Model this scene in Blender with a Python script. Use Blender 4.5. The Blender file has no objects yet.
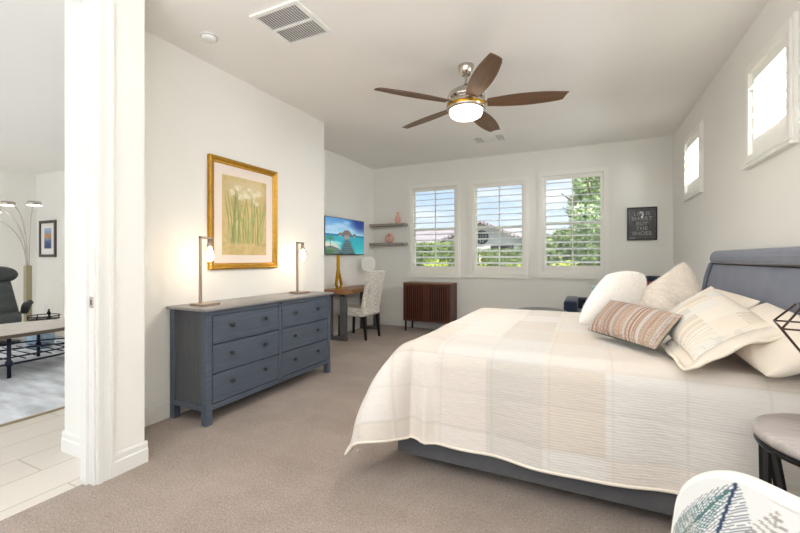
import bpy, bmesh, math, random
import numpy as np
from mathutils import Vector, Matrix, Euler

PI = math.pi
C = bpy.context.scene.collection
scene = bpy.context.scene

# ------------------------------------------------------------------ camera
cam_d = bpy.data.cameras.new('camera')
cam_d.sensor_width = 36.0
cam_d.lens = 389.17 * 36.0 / 800.0
cam_d.shift_y = -(266.5 - 258.07) / 800.0
cam_d.clip_start = 0.02
cam_d.clip_end = 400
cam = bpy.data.objects.new('camera', cam_d)
C.objects.link(cam)
cam.location = (0, 0, 1.295)
cam.rotation_euler = (PI / 2, 0, math.radians(25.54))
scene.camera = cam

# ------------------------------------------------------------------ exposure
vs = scene.view_settings
vs.view_transform = 'Standard'
vs.look = 'None'
vs.gamma = 1.0
vs.exposure = 0.36
vs.use_curve_mapping = False
scene.cycles.max_bounces = 14
scene.cycles.diffuse_bounces = 10
scene.cycles.transparent_max_bounces = 16


def srgb(c):
    if isinstance(c, str):
        c = c.lstrip('#')
        c = [int(c[i:i + 2], 16) / 255 for i in (0, 2, 4)]
    return tuple(x / 12.92 if x <= 0.04045 else ((x + 0.055) / 1.055) ** 2.4 for x in c)


def rgba(c):
    return (*srgb(c), 1.0)


# ------------------------------------------------------------------ sky
world = bpy.data.worlds.new('world')
scene.world = world
world.use_nodes = True
nt = world.node_tree
nt.nodes.clear()
wo = nt.nodes.new('ShaderNodeOutputWorld')
bg = nt.nodes.new('ShaderNodeBackground')
tc = nt.nodes.new('ShaderNodeTexCoord')
sep = nt.nodes.new('ShaderNodeSeparateXYZ')
nt.links.new(tc.outputs['Generated'], sep.inputs[0])
ramp = nt.nodes.new('ShaderNodeValToRGB')
ramp.color_ramp.elements[0].position = 0.0
ramp.color_ramp.elements[0].color = rgba('#dfe9f3')
ramp.color_ramp.elements[1].position = 0.24
ramp.color_ramp.elements[1].color = rgba('#9fc4ec')
e_ = ramp.color_ramp.elements.new(0.07)
e_.color = rgba('#d3e3f3')
nt.links.new(sep.outputs['Z'], ramp.inputs[0])
mp = nt.nodes.new('ShaderNodeMapping')
mp.inputs['Scale'].default_value = (3.0, 3.0, 14.0)
nt.links.new(tc.outputs['Generated'], mp.inputs[0])
nz = nt.nodes.new('ShaderNodeTexNoise')
nz.inputs['Scale'].default_value = 1.6
nz.inputs['Detail'].default_value = 5
nt.links.new(mp.outputs[0], nz.inputs['Vector'])
cr = nt.nodes.new('ShaderNodeValToRGB')
cr.color_ramp.elements[0].position = 0.45
cr.color_ramp.elements[0].color = (0, 0, 0, 1)
cr.color_ramp.elements[1].position = 0.68
cr.color_ramp.elements[1].color = (0.85, 0.85, 0.85, 1)
nt.links.new(nz.outputs['Fac'], cr.inputs[0])
mx = nt.nodes.new('ShaderNodeMix')
mx.data_type = 'RGBA'
nt.links.new(cr.outputs[0], mx.inputs[0])
nt.links.new(ramp.outputs[0], mx.inputs[6])
mx.inputs[7].default_value = rgba('#f4f7fb')
glow = nt.nodes.new('ShaderNodeMapRange')          # brighter haze on the sun's side of the sky (+x)
glow.inputs['From Min'].default_value = 0.25
glow.inputs['From Max'].default_value = 0.80
glow.inputs['To Min'].default_value = 0.0
glow.inputs['To Max'].default_value = 0.8
nt.links.new(sep.outputs['X'], glow.inputs['Value'])
mg = nt.nodes.new('ShaderNodeMix')
mg.data_type = 'RGBA'
nt.links.new(glow.outputs[0], mg.inputs[0])
nt.links.new(mx.outputs[2], mg.inputs[6])
mg.inputs[7].default_value = (2.2, 2.25, 2.3, 1)
nt.links.new(mg.outputs[2], bg.inputs['Color'])
bg.inputs['Strength'].default_value = 1.0
nt.links.new(bg.outputs[0], wo.inputs[0])


# ------------------------------------------------------------------ lights
def light(name, kind, loc, energy, color=(1, 1, 1), rot=(0, 0, 0), size=None, size_y=None, radius=None, spread=None):
    d = bpy.data.lights.new(name, kind)
    d.energy = energy
    d.color = color
    if kind == 'AREA':
        d.shape = 'RECTANGLE'
        d.size = size
        d.size_y = size_y or size
        if spread:
            d.spread = spread
    if kind == 'SUN':
        d.angle = math.radians(1.0)
    if radius is not None:
        d.shadow_soft_size = radius
    o = bpy.data.objects.new(name, d)
    C.objects.link(o)
    o.location = loc
    o.rotation_euler = rot
    return o


sd = Vector((-0.32, 0.45, -0.85)).normalized()
sun = light('sun', 'SUN', (-20, -20, 30), 5.0, (1.0, 0.96, 0.9))
sun.rotation_euler = sd.to_track_quat('-Z', 'Y').to_euler()
# added fill light standing in for daylight from an invented rear opening
light('fill_rear_opening', 'AREA', (-0.7, -1.42, 1.55), 9, (0.965, 0.985, 1.0), (PI / 2, 0, 0), 3.2, 2.5)
# added fill aimed at the ceiling behind the camera, like a bounced flash
light('fill_uplight_rear', 'AREA', (-0.7, -0.75, 1.5), 122, (0.965, 0.985, 1.0), (PI + 0.25, 0, 0), 2.4, 0.9)
# added fill on the living room's open side, standing in for its windows
light('fill_living_opening', 'AREA', (-7.0, -2.9, 1.6), 10, (0.97, 0.985, 1.0), (PI / 2, 0, 0), 6.4, 2.6)
light('fill_uplight_living', 'AREA', (-7.0, -1.9, 1.4), 140, (0.97, 0.985, 1.0), (PI, 0, 0), 4.0, 1.2)  # added uplight that brightens the living room off its ceiling
# daylight entering by the two clerestory windows in the right wall
light('daylight_clerestory_near', 'AREA', (2.0, 3.45, 2.25), 235, (0.96, 0.985, 1.0), (0, PI / 2, 0), 1.2, 1.5)
light('daylight_clerestory_far', 'AREA', (2.0, 5.5, 2.25), 235, (0.96, 0.985, 1.0), (0, PI / 2, 0), 1.2, 1.5)


# ------------------------------------------------------------------ materials
MATS = {}


class NB:
    """small node-building helper"""

    def __init__(self, name):
        self.m = bpy.data.materials.new(name)
        self.m.use_nodes = True
        self.t = self.m.node_tree
        self.t.nodes.clear()
        self.out = self.n('ShaderNodeOutputMaterial')
        self.b = self.n('ShaderNodeBsdfPrincipled')
        self.l(self.b.outputs[0], self.out.inputs[0])

    def n(self, k, **kw):
        x = self.t.nodes.new(k)
        for a, v in kw.items():
            setattr(x, a, v)
        return x

    def l(self, a, b):
        self.t.links.new(a, b)

    def coord(self, which='Object', scale=(1, 1, 1), rot=(0, 0, 0)):
        tc = self.n('ShaderNodeTexCoord')
        mp = self.n('ShaderNodeMapping')
        mp.inputs['Scale'].default_value = scale
        mp.inputs['Rotation'].default_value = rot
        self.l(tc.outputs[which], mp.inputs[0])
        return mp.outputs[0]

    def noise(self, vec, scale=5, detail=4, rough=0.5):
        x = self.n('ShaderNodeTexNoise')
        x.inputs['Scale'].default_value = scale
        x.inputs['Detail'].default_value = detail
        x.inputs['Roughness'].default_value = rough
        self.l(vec, x.inputs['Vector'])
        return x.outputs['Fac']

    def ramp(self, fac, stops):
        r = self.n('ShaderNodeValToRGB')
        e = r.color_ramp.elements
        while len(e) < len(stops):
            e.new(0.5)
        for i, (p, c) in enumerate(stops):
            e[i].position = p
            e[i].color = rgba(c)
        self.l(fac, r.inputs[0])
        return r.outputs[0]

    def math(self, op, a, b=None):
        x = self.n('ShaderNodeMath', operation=op)
        for i, v in enumerate((a, b)):
            if v is None:
                continue
            if isinstance(v, (int, float)):
                x.inputs[i].default_value = v
            else:
                self.l(v, x.inputs[i])
        return x.outputs[0]

    def mixc(self, fac, a, b, mode='MIX'):
        x = self.n('ShaderNodeMix', data_type='RGBA', blend_type=mode)
        for i, v in ((0, fac), (6, a), (7, b)):
            if isinstance(v, (int, float)):
                x.inputs[i].default_value = v
            elif isinstance(v, str):
                x.inputs[i].default_value = rgba(v)
            else:
                self.l(v, x.inputs[i])
        return x.outputs[2]

    def bump(self, h, strength=0.3, dist=0.01):
        x = self.n('ShaderNodeBump')
        x.inputs['Strength'].default_value = strength
        x.inputs['Distance'].default_value = dist
        self.l(h, x.inputs['Height'])
        self.l(x.outputs[0], self.b.inputs['Normal'])

    def set(self, **kw):
        for k, v in kw.items():
            k = k.replace('_', ' ')
            if isinstance(v, str):
                v = rgba(v)
            if hasattr(v, 'is_linked'):
                self.l(v, self.b.inputs[k])
            else:
                self.b.inputs[k].default_value = v


def simple(name, col, rough=0.5, metal=0.0, var=0.0, vscale=6, bump=0.0, bscale=60, bdist=0.002, stretch=(1, 1, 1), sheen=0.0, coat=0.0, spec=None):
    nb = NB(name)
    nb.set(Base_Color=col, Roughness=rough, Metallic=metal)
    if spec is not None:
        nb.b.inputs['Specular IOR Level'].default_value = spec
    v = nb.coord('Object', stretch)
    if var > 0:
        f = nb.noise(v, vscale, 5)
        c = srgb(col)
        lo = tuple(max(0, x * (1 - var)) for x in c)
        hi = tuple(min(1, x * (1 + var)) for x in c)
        r = nb.n('ShaderNodeValToRGB')
        r.color_ramp.elements[0].position = 0.3
        r.color_ramp.elements[1].position = 0.7
        r.color_ramp.elements[0].color = (*lo, 1)
        r.color_ramp.elements[1].color = (*hi, 1)
        nb.l(f, r.inputs[0])
        nb.l(r.outputs[0], nb.b.inputs['Base Color'])
    if bump > 0:
        nb.bump(nb.noise(v, bscale, 3), bump, bdist)
    if sheen > 0:
        nb.b.inputs['Sheen Weight'].default_value = sheen
    if coat > 0:
        nb.b.inputs['Coat Weight'].default_value = coat
    MATS[name] = nb.m
    return nb.m


def emit(name, col, strength):
    nb = NB(name)
    nb.set(Base_Color=col, Roughness=0.4)
    nb.b.inputs['Emission Color'].default_value = rgba(col)
    nb.b.inputs['Emission Strength'].default_value = strength
    MATS[name] = nb.m
    return nb.m


simple('wall_paint', '#eae9e4', 0.75, var=0.012, vscale=1.5, bump=0.12, bscale=140, bdist=0.001, spec=0.25)
simple('ceiling_paint', '#f2f0ed', 0.85, var=0.012, vscale=1.2, bump=0.15, bscale=120, bdist=0.001, spec=0.15)
simple('trim_paint', '#e6e5e1', 0.4, spec=0.4)
simple('shutter_white', '#eeede7', 0.38, spec=0.4)
simple('gold', '#b48730', 0.36, 0.7, var=0.15, vscale=30, bump=0.1, bscale=90)
simple('gold_bright', '#c79a2e', 0.28, 0.9, var=0.1, vscale=12)
simple('mat_board', '#e9dcd2', 0.8)
simple('black_frame', '#1b1a1a', 0.35)
simple('dark_knob', '#4a4644', 0.35, 0.7)
simple('brushed_nickel', '#b5aca4', 0.3, 0.95, var=0.06, vscale=80, stretch=(1, 1, 8))
simple('polished_nickel', '#c9c0b6', 0.14, 1.0)
simple('lamp_metal', '#b3a193', 0.35, 0.8)
simple('black_metal', '#141416', 0.4, 0.5)
simple('brown_metal', '#4a372e', 0.4, 0.6)
simple('steel_leg', '#66666a', 0.45, 0.55, var=0.12, vscale=14)
simple('cab_gap_shade', '#160d09', 0.9)
simple('black_wood', '#17130f', 0.4)
simple('plastic_white', '#efefec', 0.45)
simple('plastic_black', '#101114', 0.35)
simple('vent_gap_shade', '#98979a', 0.9)  # grey that stands for the shade inside vent gaps
simple('hole_shade', '#48474a', 0.9)
simple('terracotta', '#e0ac97', 0.55, var=0.08, vscale=20)
simple('navy_fabric', '#1b2940', 0.9, bump=0.3, bscale=400, bdist=0.001, sheen=0.3, var=0.1, vscale=30)
simple('grey_fabric', '#55555d', 0.9, bump=0.3, bscale=400, bdist=0.001, sheen=0.2, var=0.08, vscale=30)
simple('teal_fabric', '#8fb0b5', 0.9, bump=0.3, bscale=300)
simple('pink_fabric', '#8d4a52', 0.95, bump=0.3, bscale=200, var=0.5, vscale=24)
simple('white_fur', '#f3eee8', 1.0, bump=0.25, bscale=60, bdist=0.004, sheen=0.6)
simple('cream_fur', '#eae1d5', 1.0, bump=0.9, bscale=24, bdist=0.03, sheen=0.5, var=0.07, vscale=14)
simple('cream_linen', '#e2d7c8', 0.9, bump=0.25, bscale=22, bdist=0.012, sheen=0.2, var=0.03, vscale=6)
simple('cream_trim', '#e6dccd', 0.9)
simple('mattress', '#e6e0d6', 0.95)
simple('dark_leather', '#3d4240', 0.5, bump=0.25, bscale=60, var=0.08, vscale=12)
simple('rug_living', '#cbcfd4', 1.0, var=0.34, vscale=2.2, bump=0.5, bscale=120, bdist=0.005, stretch=(1.0, 3.5, 1))
simple('rug_edge', '#a89a80', 1.0, bump=0.4, bscale=200)
simple('table_stone', '#c8c1ba', 0.55, var=0.06, vscale=6, bump=0.1)
simple('table_edge', '#5e5145', 0.6)
simple('iron_blue', '#23283a', 0.5, 0.5)
simple('ceramic_blue', '#7f95a8', 0.3, var=0.3, vscale=16)
simple('lamp_brass', '#aaa284', 0.4, 0.6)
simple('white_back', '#e9e7e2', 0.6)
simple('stucco', '#e9e6e0', 0.9, var=0.04, vscale=3, bump=0.4, bscale=30)
simple('stucco_far', '#d8cfc2', 0.9, var=0.06, vscale=2)
simple('leaf_hedge', '#7d8f58', 0.8, var=0.45, vscale=2.5)
simple('leaf_core', '#4c6134', 1.0, var=.3, vscale=3)
simple('leaf_bright', '#bfcf52', 0.8, var=0.25, vscale=4)
simple('leaf_tree', '#adc090', 0.8, var=0.35, vscale=2)
simple('bark', '#6b5846', 0.9, var=0.2, vscale=8)
simple('pale_ground', '#b9b39a', 1.0, var=0.15, vscale=0.6)  # ground paled so that it bounces daylight up to the louvers
simple('mountain', '#8d93a3', 1.0, var=0.1, vscale=0.1)
simple('roof_dark', '#6f6a6c', 0.9, var=0.2, vscale=4)
simple('window_dark', '#3a4248', 0.1)
emit('bulb_warm', '#ffe0b4', 20)
emit('fan_light', '#ffe9cf', 5.0)
emit('arc_lamp_light', '#fff6ea', 4.0)


def mat_glass(name, tint='#ffffff', f0=0.03, top=0.6):
    nb = NB(name)
    nb.t.nodes.remove(nb.b)
    tr = nb.n('ShaderNodeBsdfTransparent')
    tr.inputs[0].default_value = rgba(tint)
    gl = nb.n('ShaderNodeBsdfGlossy')
    gl.inputs['Roughness'].default_value = 0.02
    lw = nb.n('ShaderNodeLayerWeight')
    lw.inputs[0].default_value = 0.5
    fr = nb.math('ADD', nb.math('MULTIPLY', nb.math('POWER', lw.outputs['Facing'], 5.0), top), f0)
    mxs = nb.n('ShaderNodeMixShader')
    nb.l(fr, mxs.inputs[0])
    nb.l(tr.outputs[0], mxs.inputs[1])
    nb.l(gl.outputs[0], mxs.inputs[2])
    nb.l(mxs.outputs[0], nb.out.inputs[0])
    MATS[name] = nb.m


mat_glass('clear_glass')
mat_glass('thin_glass', f0=0.015, top=0.2)
mat_glass('picture_glass')


def mat_carpet():
    nb = NB('carpet')
    v = nb.coord('Object')
    big = nb.noise(v, 2.2, 5, 0.6)
    fine = nb.noise(v, 90, 3, 0.7)
    tuft = nb.noise(v, 260, 2, 0.6)
    w = nb.n('ShaderNodeTexWave', wave_type='BANDS', bands_direction='Y')
    w.inputs['Scale'].default_value = 34
    w.inputs['Distortion'].default_value = 7.0
    w.inputs['Detail'].default_value = 2
    w.inputs['Detail Scale'].default_value = 3
    nb.l(v, w.inputs['Vector'])
    f = nb.math('ADD', nb.math('MULTIPLY', fine, 0.5), nb.math('MULTIPLY', w.outputs['Fac'], 0.14))
    f = nb.math('ADD', f, nb.math('MULTIPLY', tuft, 0.3))
    f = nb.math('ADD', f, nb.math('MULTIPLY', big, 0.25))
    col = nb.ramp(f, [(0.38, '#74685f'), (0.57, '#978980'), (0.78, '#b9aba1')])
    nb.set(Base_Color=col, Roughness=1.0)
    nb.b.inputs['Specular IOR Level'].default_value = 0.05
    nb.b.inputs['Sheen Weight'].default_value = 0.15
    nb.bump(f, 0.7, 0.008)
    MATS['carpet'] = nb.m


def mat_tile():
    nb = NB('wood_tile')
    v = nb.coord('Object', (1, 1, 1), (0, 0, PI / 2))
    br = nb.n('ShaderNodeTexBrick')
    br.offset = 0.4
    br.inputs['Scale'].default_value = 1.0
    br.inputs['Brick Width'].default_value = 1.2
    br.inputs['Row Height'].default_value = 0.3
    br.inputs['Mortar Size'].default_value = 0.005
    br.inputs['Color1'].default_value = rgba('#d9d3ca')
    br.inputs['Color2'].default_value = rgba('#cfc8be')
    br.inputs['Mortar'].default_value = rgba('#b0a99f')
    nb.l(v, br.inputs['Vector'])
    v2 = nb.coord('Object', (14, 1.2, 1))
    n = nb.noise(v2, 2.5, 5)
    col = nb.mixc(nb.math('MULTIPLY', n, 0.25), br.outputs['Color'], '#b6aa9b')
    nb.set(Base_Color=col, Roughness=0.35)
    MATS['wood_tile'] = nb.m


def mat_wood(name, cols, axis=0, scale=1.0, rough=0.45, metal=0.0, along=14):
    nb = NB(name)
    sc = [along * scale] * 3
    sc[axis] = 1.0 * scale
    v = nb.coord('Object', tuple(sc))
    n1 = nb.noise(v, 2.2, 6, 0.6)
    n2 = nb.noise(v, 9.0, 4, 0.6)
    f = nb.math('ADD', nb.math('MULTIPLY', n1, 0.7), nb.math('MULTIPLY', n2, 0.3))
    k = len(cols)
    col = nb.ramp(f, [(0.3 + 0.4 * i / (k - 1), c) for i, c in enumerate(cols)])
    nb.set(Base_Color=col, Roughness=rough, Metallic=metal)
    nb.bump(n2, 0.08, 0.002)
    MATS[name] = nb.m


mat_carpet()
mat_tile()
mat_wood('dresser_blue', ['#434c59', '#4f5967', '#5a6472'], 1, 1.2, 0.45, along=18)
mat_wood('dresser_side_shaded', ['#484a50', '#52545a', '#5b5d62'], 2, 1.2, 0.45, along=18)  # greyer than the front: the side's shade is put into the colour
mat_wood('dresser_top', ['#77777a', '#8b8988', '#9a9796'], 1, 1.2, 0.3, along=18)
mat_wood('walnut', ['#3b1d12', '#512a1a', '#653824'], 2, 1.5, 0.4)
mat_wood('walnut_top', ['#6b4430', '#7d5138', '#8d5f45'], 0, 1.5, 0.35)
mat_wood('desk_wood', ['#7a4f30', '#a0714a', '#b98a60'], 1, 1.4, 0.45, along=8)
mat_wood('grey_shelf', ['#7f776c', '#989085', '#a8a196'], 0, 1.2, 0.6)
mat_wood('grey_wood', ['#948c89', '#aca4a1', '#c2bab7'], 0, 1.3, 0.5, along=9)
mat_wood('blade_wood', ['#5d4331', '#6b4e39', '#785a44'], 0, 1.0, 0.5, along=10)


def mat_upholstery(name, c1, c2):
    nb = NB(name)
    v = nb.coord('Object')
    w = nb.noise(v, 500, 2)
    b = nb.noise(v, 7, 3)
    f = nb.math('ADD', nb.math('MULTIPLY', w, 0.6), nb.math('MULTIPLY', b, 0.4))
    nb.set(Base_Color=nb.ramp(f, [(0.35, c1), (0.65, c2)]), Roughness=0.85)
    nb.b.inputs['Sheen Weight'].default_value = 0.25
    nb.bump(w, 0.3, 0.001)
    MATS[name] = nb.m


mat_upholstery('headboard_fabric', '#64697a', '#777c8a')
mat_upholstery('rail_fabric', '#4a4a4d', '#58585b')


def mat_vcol(name, rough=0.8, bump=None, emission=0.0, sheen=0.0, spec=None):
    """surface whose printed or woven pattern is stored per vertex"""
    nb = NB(name)
    a = nb.n('ShaderNodeVertexColor', layer_name='Col')
    nb.set(Base_Color=a.outputs['Color'], Roughness=rough)
    if spec is not None:
        nb.b.inputs['Specular IOR Level'].default_value = spec
    if emission:
        nb.l(a.outputs['Color'], nb.b.inputs['Emission Color'])
        nb.b.inputs['Emission Strength'].default_value = emission
    if sheen:
        nb.b.inputs['Sheen Weight'].default_value = sheen
    if bump:
        bump(nb)
    MATS[name] = nb.m


def quilt_bump(nb):
    v = nb.coord('UV')
    s = nb.n('ShaderNodeSeparateXYZ')
    nb.l(v, s.inputs[0])
    n = nb.noise(nb.coord('UV', (5, 5, 5)), 3.0, 4)
    n2 = nb.noise(nb.coord('UV', (6, 16, 1)), 3.0, 4)
    st = nb.math('SINE', nb.math('ADD', nb.math('MULTIPLY', s.outputs[1], 2 * PI / 0.013), nb.math('MULTIPLY', n, 5)))
    h = nb.math('ADD', nb.math('MULTIPLY', st, 0.15), nb.math('MULTIPLY', n2, 2.0))
    nb.bump(h, 0.36, 0.006)


def weave_bump(nb):
    v = nb.coord('UV', (1, 1, 1))
    n = nb.noise(v, 60, 3)
    nb.bump(n, 0.35, 0.004)


mat_vcol('quilt', 0.95, quilt_bump, sheen=0.15, spec=0.15)
mat_vcol('woven', 0.95, weave_bump, spec=0.1)
mat_vcol('printed_fabric', 0.9, None, spec=0.2)
mat_vcol('printed_paper', 0.7, None, spec=0.2)
mat_vcol('screen_picture', 0.25, None, emission=0.30)
M = MATS



# ------------------------------------------------------------------ mesh helpers
class MB:
    def __init__(self):
        self.v = []
        self.f = []
        self.sm = []

    def add(self, verts, faces, smooth=False):
        o = len(self.v)
        self.v += [tuple(p) for p in verts]
        self.f += [tuple(i + o for i in f) for f in faces]
        self.sm += [smooth] * len(faces)
        return self

    def box(self, x0, x1, y0, y1, z0, z1, mat=None):
        if x0 > x1: x0, x1 = x1, x0
        if y0 > y1: y0, y1 = y1, y0
        if z0 > z1: z0, z1 = z1, z0
        vs_ = [(x0, y0, z0), (x1, y0, z0), (x1, y1, z0), (x0, y1, z0), (x0, y0, z1), (x1, y0, z1), (x1, y1, z1), (x0, y1, z1)]
        if mat is not None:
            vs_ = [tuple(mat @ Vector(p)) for p in vs_]
        return self.add(vs_, [(0, 3, 2, 1), (4, 5, 6, 7), (0, 1, 5, 4), (1, 2, 6, 5), (2, 3, 7, 6), (3, 0, 4, 7)])

    def rbox(self, x0, x1, y0, y1, z0, z1, r=0.01, seg=2, mat=None):
        bm = bmesh.new()
        bmesh.ops.create_cube(bm, size=1.0)
        for p in bm.verts:
            p.co = Vector(((x0 + x1) / 2 + p.co.x * (x1 - x0), (y0 + y1) / 2 + p.co.y * (y1 - y0), (z0 + z1) / 2 + p.co.z * (z1 - z0)))
        bmesh.ops.bevel(bm, geom=bm.edges[:], offset=r, segments=seg, affect='EDGES', profile=0.5)
        bm.verts.index_update()
        vs_ = [p.co.copy() for p in bm.verts]
        if mat is not None:
            vs_ = [mat @ p for p in vs_]
        fs = [[q.index for q in f.verts] for f in bm.faces]
        bm.free()
        return self.add(vs_, fs, seg > 1)

    def ring(self, a, b, c, d, w, q0, q1, fn):
        """mitred rectangular frame of width w; fn(u, q, z) -> xyz"""
        vs_ = []
        for q in (q0, q1):
            for i in (0, w):
                vs_ += [fn(a + i, q, c + i), fn(b - i, q, c + i), fn(b - i, q, d - i), fn(a + i, q, d - i)]
        fs = []
        for k in range(4):
            j = (k + 1) % 4
            fs += [(k, j, 4 + j, 4 + k), (8 + k, 12 + k, 12 + j, 8 + j), (k, 8 + k, 8 + j, j), (4 + k, 4 + j, 12 + j, 12 + k)]
        return self.add(vs_, fs)

    def lathe(self, prof, cx=0, cy=0, seg=24, mat=None, cap=True):
        """prof: list of (r, z)"""
        vs_ = []
        for r, z in prof:
            for k in range(seg):
                a = 2 * PI * k / seg
                vs_.append(Vector((cx + r * math.cos(a), cy + r * math.sin(a), z)))
        fs = []
        for i in range(len(prof) - 1):
            for k in range(seg):
                a, b = i * seg + k, i * seg + (k + 1) % seg
                fs.append((a, b, b + seg, a + seg))
        if cap:
            if prof[0][0] > 1e-5: fs.append(tuple(reversed(range(seg))))
            if prof[-1][0] > 1e-5: fs.append(tuple(range((len(prof) - 1) * seg, len(prof) * seg)))
        if mat is not None:
            vs_ = [mat @ p for p in vs_]
        return self.add(vs_, fs, True)

    def tube(self, pts, r, seg=8, closed=False, flat=None):
        """tube along points; r number or list; flat=(a,b) gives an oval section"""
        pts = [Vector(p) for p in pts]
        n = len(pts)
        rr = r if isinstance(r, (list, tuple)) else [r] * n
        up = Vector((0, 0, 1))
        vs_ = []
        prev = None
        for i, p in enumerate(pts):
            if closed:
                t = (pts[(i + 1) % n] - pts[i - 1]).normalized()
            else:
                t = (pts[min(i + 1, n - 1)] - pts[max(i - 1, 0)]).normalized()
            if prev is None:
                a = up if abs(t.z) < 0.95 else Vector((1, 0, 0))
                u = t.cross(a).normalized()
            else:
                u = (prev - t * prev.dot(t))
                u = u.normalized() if u.length > 1e-6 else t.orthogonal().normalized()
            prev = u
            w = t.cross(u)
            fa, fb = flat or (1, 1)
            for k in range(seg):
                ang = 2 * PI * k / seg
                vs_.append(p + u * math.cos(ang) * rr[i] * fa + w * math.sin(ang) * rr[i] * fb)
        fs = []
        m = n if closed else n - 1
        for i in range(m):
            for k in range(seg):
                a, b = i * seg + k, i * seg + (k + 1) % seg
                j = ((i + 1) % n) * seg
                fs.append((a, b, j + (k + 1) % seg, j + k))
        if not closed:
            fs.append(tuple(reversed(range(seg))))
            fs.append(tuple(range((n - 1) * seg, n * seg)))
        return self.add(vs_, fs, True)

    def bar(self, p0, p1, w, t, up=(0, 0, 1)):
        """rectangular bar between two points; w across, t along 'up' side"""
        p0, p1 = Vector(p0), Vector(p1)
        d = (p1 - p0)
        L = d.length
        d.normalize()
        u = Vector(up)
        s = d.cross(u)
        if s.length < 1e-4:
            s = d.cross(Vector((1, 0, 0)))
        s.normalize()
        u = s.cross(d)
        m = Matrix((s.to_4d(), d.to_4d(), u.to_4d(), Vector((0, 0, 0, 1)))).transposed()
        for i in range(3):
            m[i][3] = p0[i]
        for i in range(3):
            m[3][i] = 0
        m[3][3] = 1
        return self.box(-w / 2, w / 2, 0, L, -t / 2, t / 2, m)

    def prism(self, poly, axis, a, b):
        """extrude a 2D polygon along an axis. axis 'x': poly=(y,z); 'y': (x,z); 'z': (x,y)"""
        def P(p, q):
            if axis == 'x': return (q, p[0], p[1])
            if axis == 'y': return (p[0], q, p[1])
            return (p[0], p[1], q)
        n = len(poly)
        vs_ = [P(p, a) for p in poly] + [P(p, b) for p in poly]
        fs = [tuple(range(n)), tuple(range(2 * n - 1, n - 1, -1))]
        for i in range(n):
            j = (i + 1) % n
            fs.append((i, i + n, j + n, j))
        return self.add(vs_, fs)

    def grid(self, P, closed_u=False, smooth=True):
        """P[i][j] of points"""
        n, m = len(P), len(P[0])
        vs_ = [p for row in P for p in row]
        fs = []
        for i in range(n - (0 if closed_u else 1)):
            for j in range(m - 1):
                a = i * m + j
                b = ((i + 1) % n) * m + j
                fs.append((a, b, b + 1, a + 1))
        return self.add(vs_, fs, smooth)

    def build(self, name, mat=None, parent=None, fix=True, loc=None):
        me = bpy.data.meshes.new(name)
        me.from_pydata(self.v, [], self.f)
        me.polygons.foreach_set('use_smooth', self.sm)
        if fix:
            bm = bmesh.new()
            bm.from_mesh(me)
            bmesh.ops.recalc_face_normals(bm, faces=bm.faces[:])
            bm.to_mesh(me)
            bm.free()
        me.update()
        o = bpy.data.objects.new(name, me)
        C.objects.link(o)
        if mat is not None:
            me.materials.append(M[mat] if isinstance(mat, str) else mat)
        if parent is not None:
            o.parent = parent
        if loc is not None:
            o.location = loc
        return o


def tag(o, label=None, cat=None, group=None, kind=None):
    if label: o['label'] = label
    if cat: o['category'] = cat
    if group: o['group'] = group
    if kind: o['kind'] = kind
    return o


def thing(name, label, cat, loc=(0, 0, 0), rotz=0.0, group=None, kind=None):
    o = bpy.data.objects.new(name, None)
    o.empty_display_size = 0.1
    C.objects.link(o)
    o.location = loc
    o.rotation_euler = (0, 0, rotz)
    return tag(o, label, cat, group, kind)


def dup(root, loc, rotz=None, label=None):
    r = root.copy()
    C.objects.link(r)
    r.location = loc
    if rotz is not None:
        r.rotation_euler = (0, 0, rotz)
    if label:
        r['label'] = label

    def kids(a, b):
        for ch in list(a.children):
            c = ch.copy()
            C.objects.link(c)
            c.parent = b
            kids(ch, c)
    kids(root, r)
    return r


def vcol(o, cols):
    """cols: (nverts,3) sRGB 0..1"""
    c = np.clip(np.asarray(cols, dtype=np.float64), 0, 1)
    lin = np.where(c <= 0.04045, c / 12.92, ((c + 0.055) / 1.055) ** 2.4)
    me = o.data
    at = me.color_attributes.new('Col', 'FLOAT_COLOR', 'POINT')
    full = np.ones((len(me.vertices), 4), dtype=np.float32)
    full[:, :3] = lin
    at.data.foreach_set('color', full.ravel())


def uvmap(o, uv):
    me = o.data
    l = me.uv_layers.new(name='UVMap')
    idx = np.zeros(len(me.loops), dtype=np.int32)
    me.loops.foreach_get('vertex_index', idx)
    l.data.foreach_set('uv', np.asarray(uv, dtype=np.float32)[idx].ravel())


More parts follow.
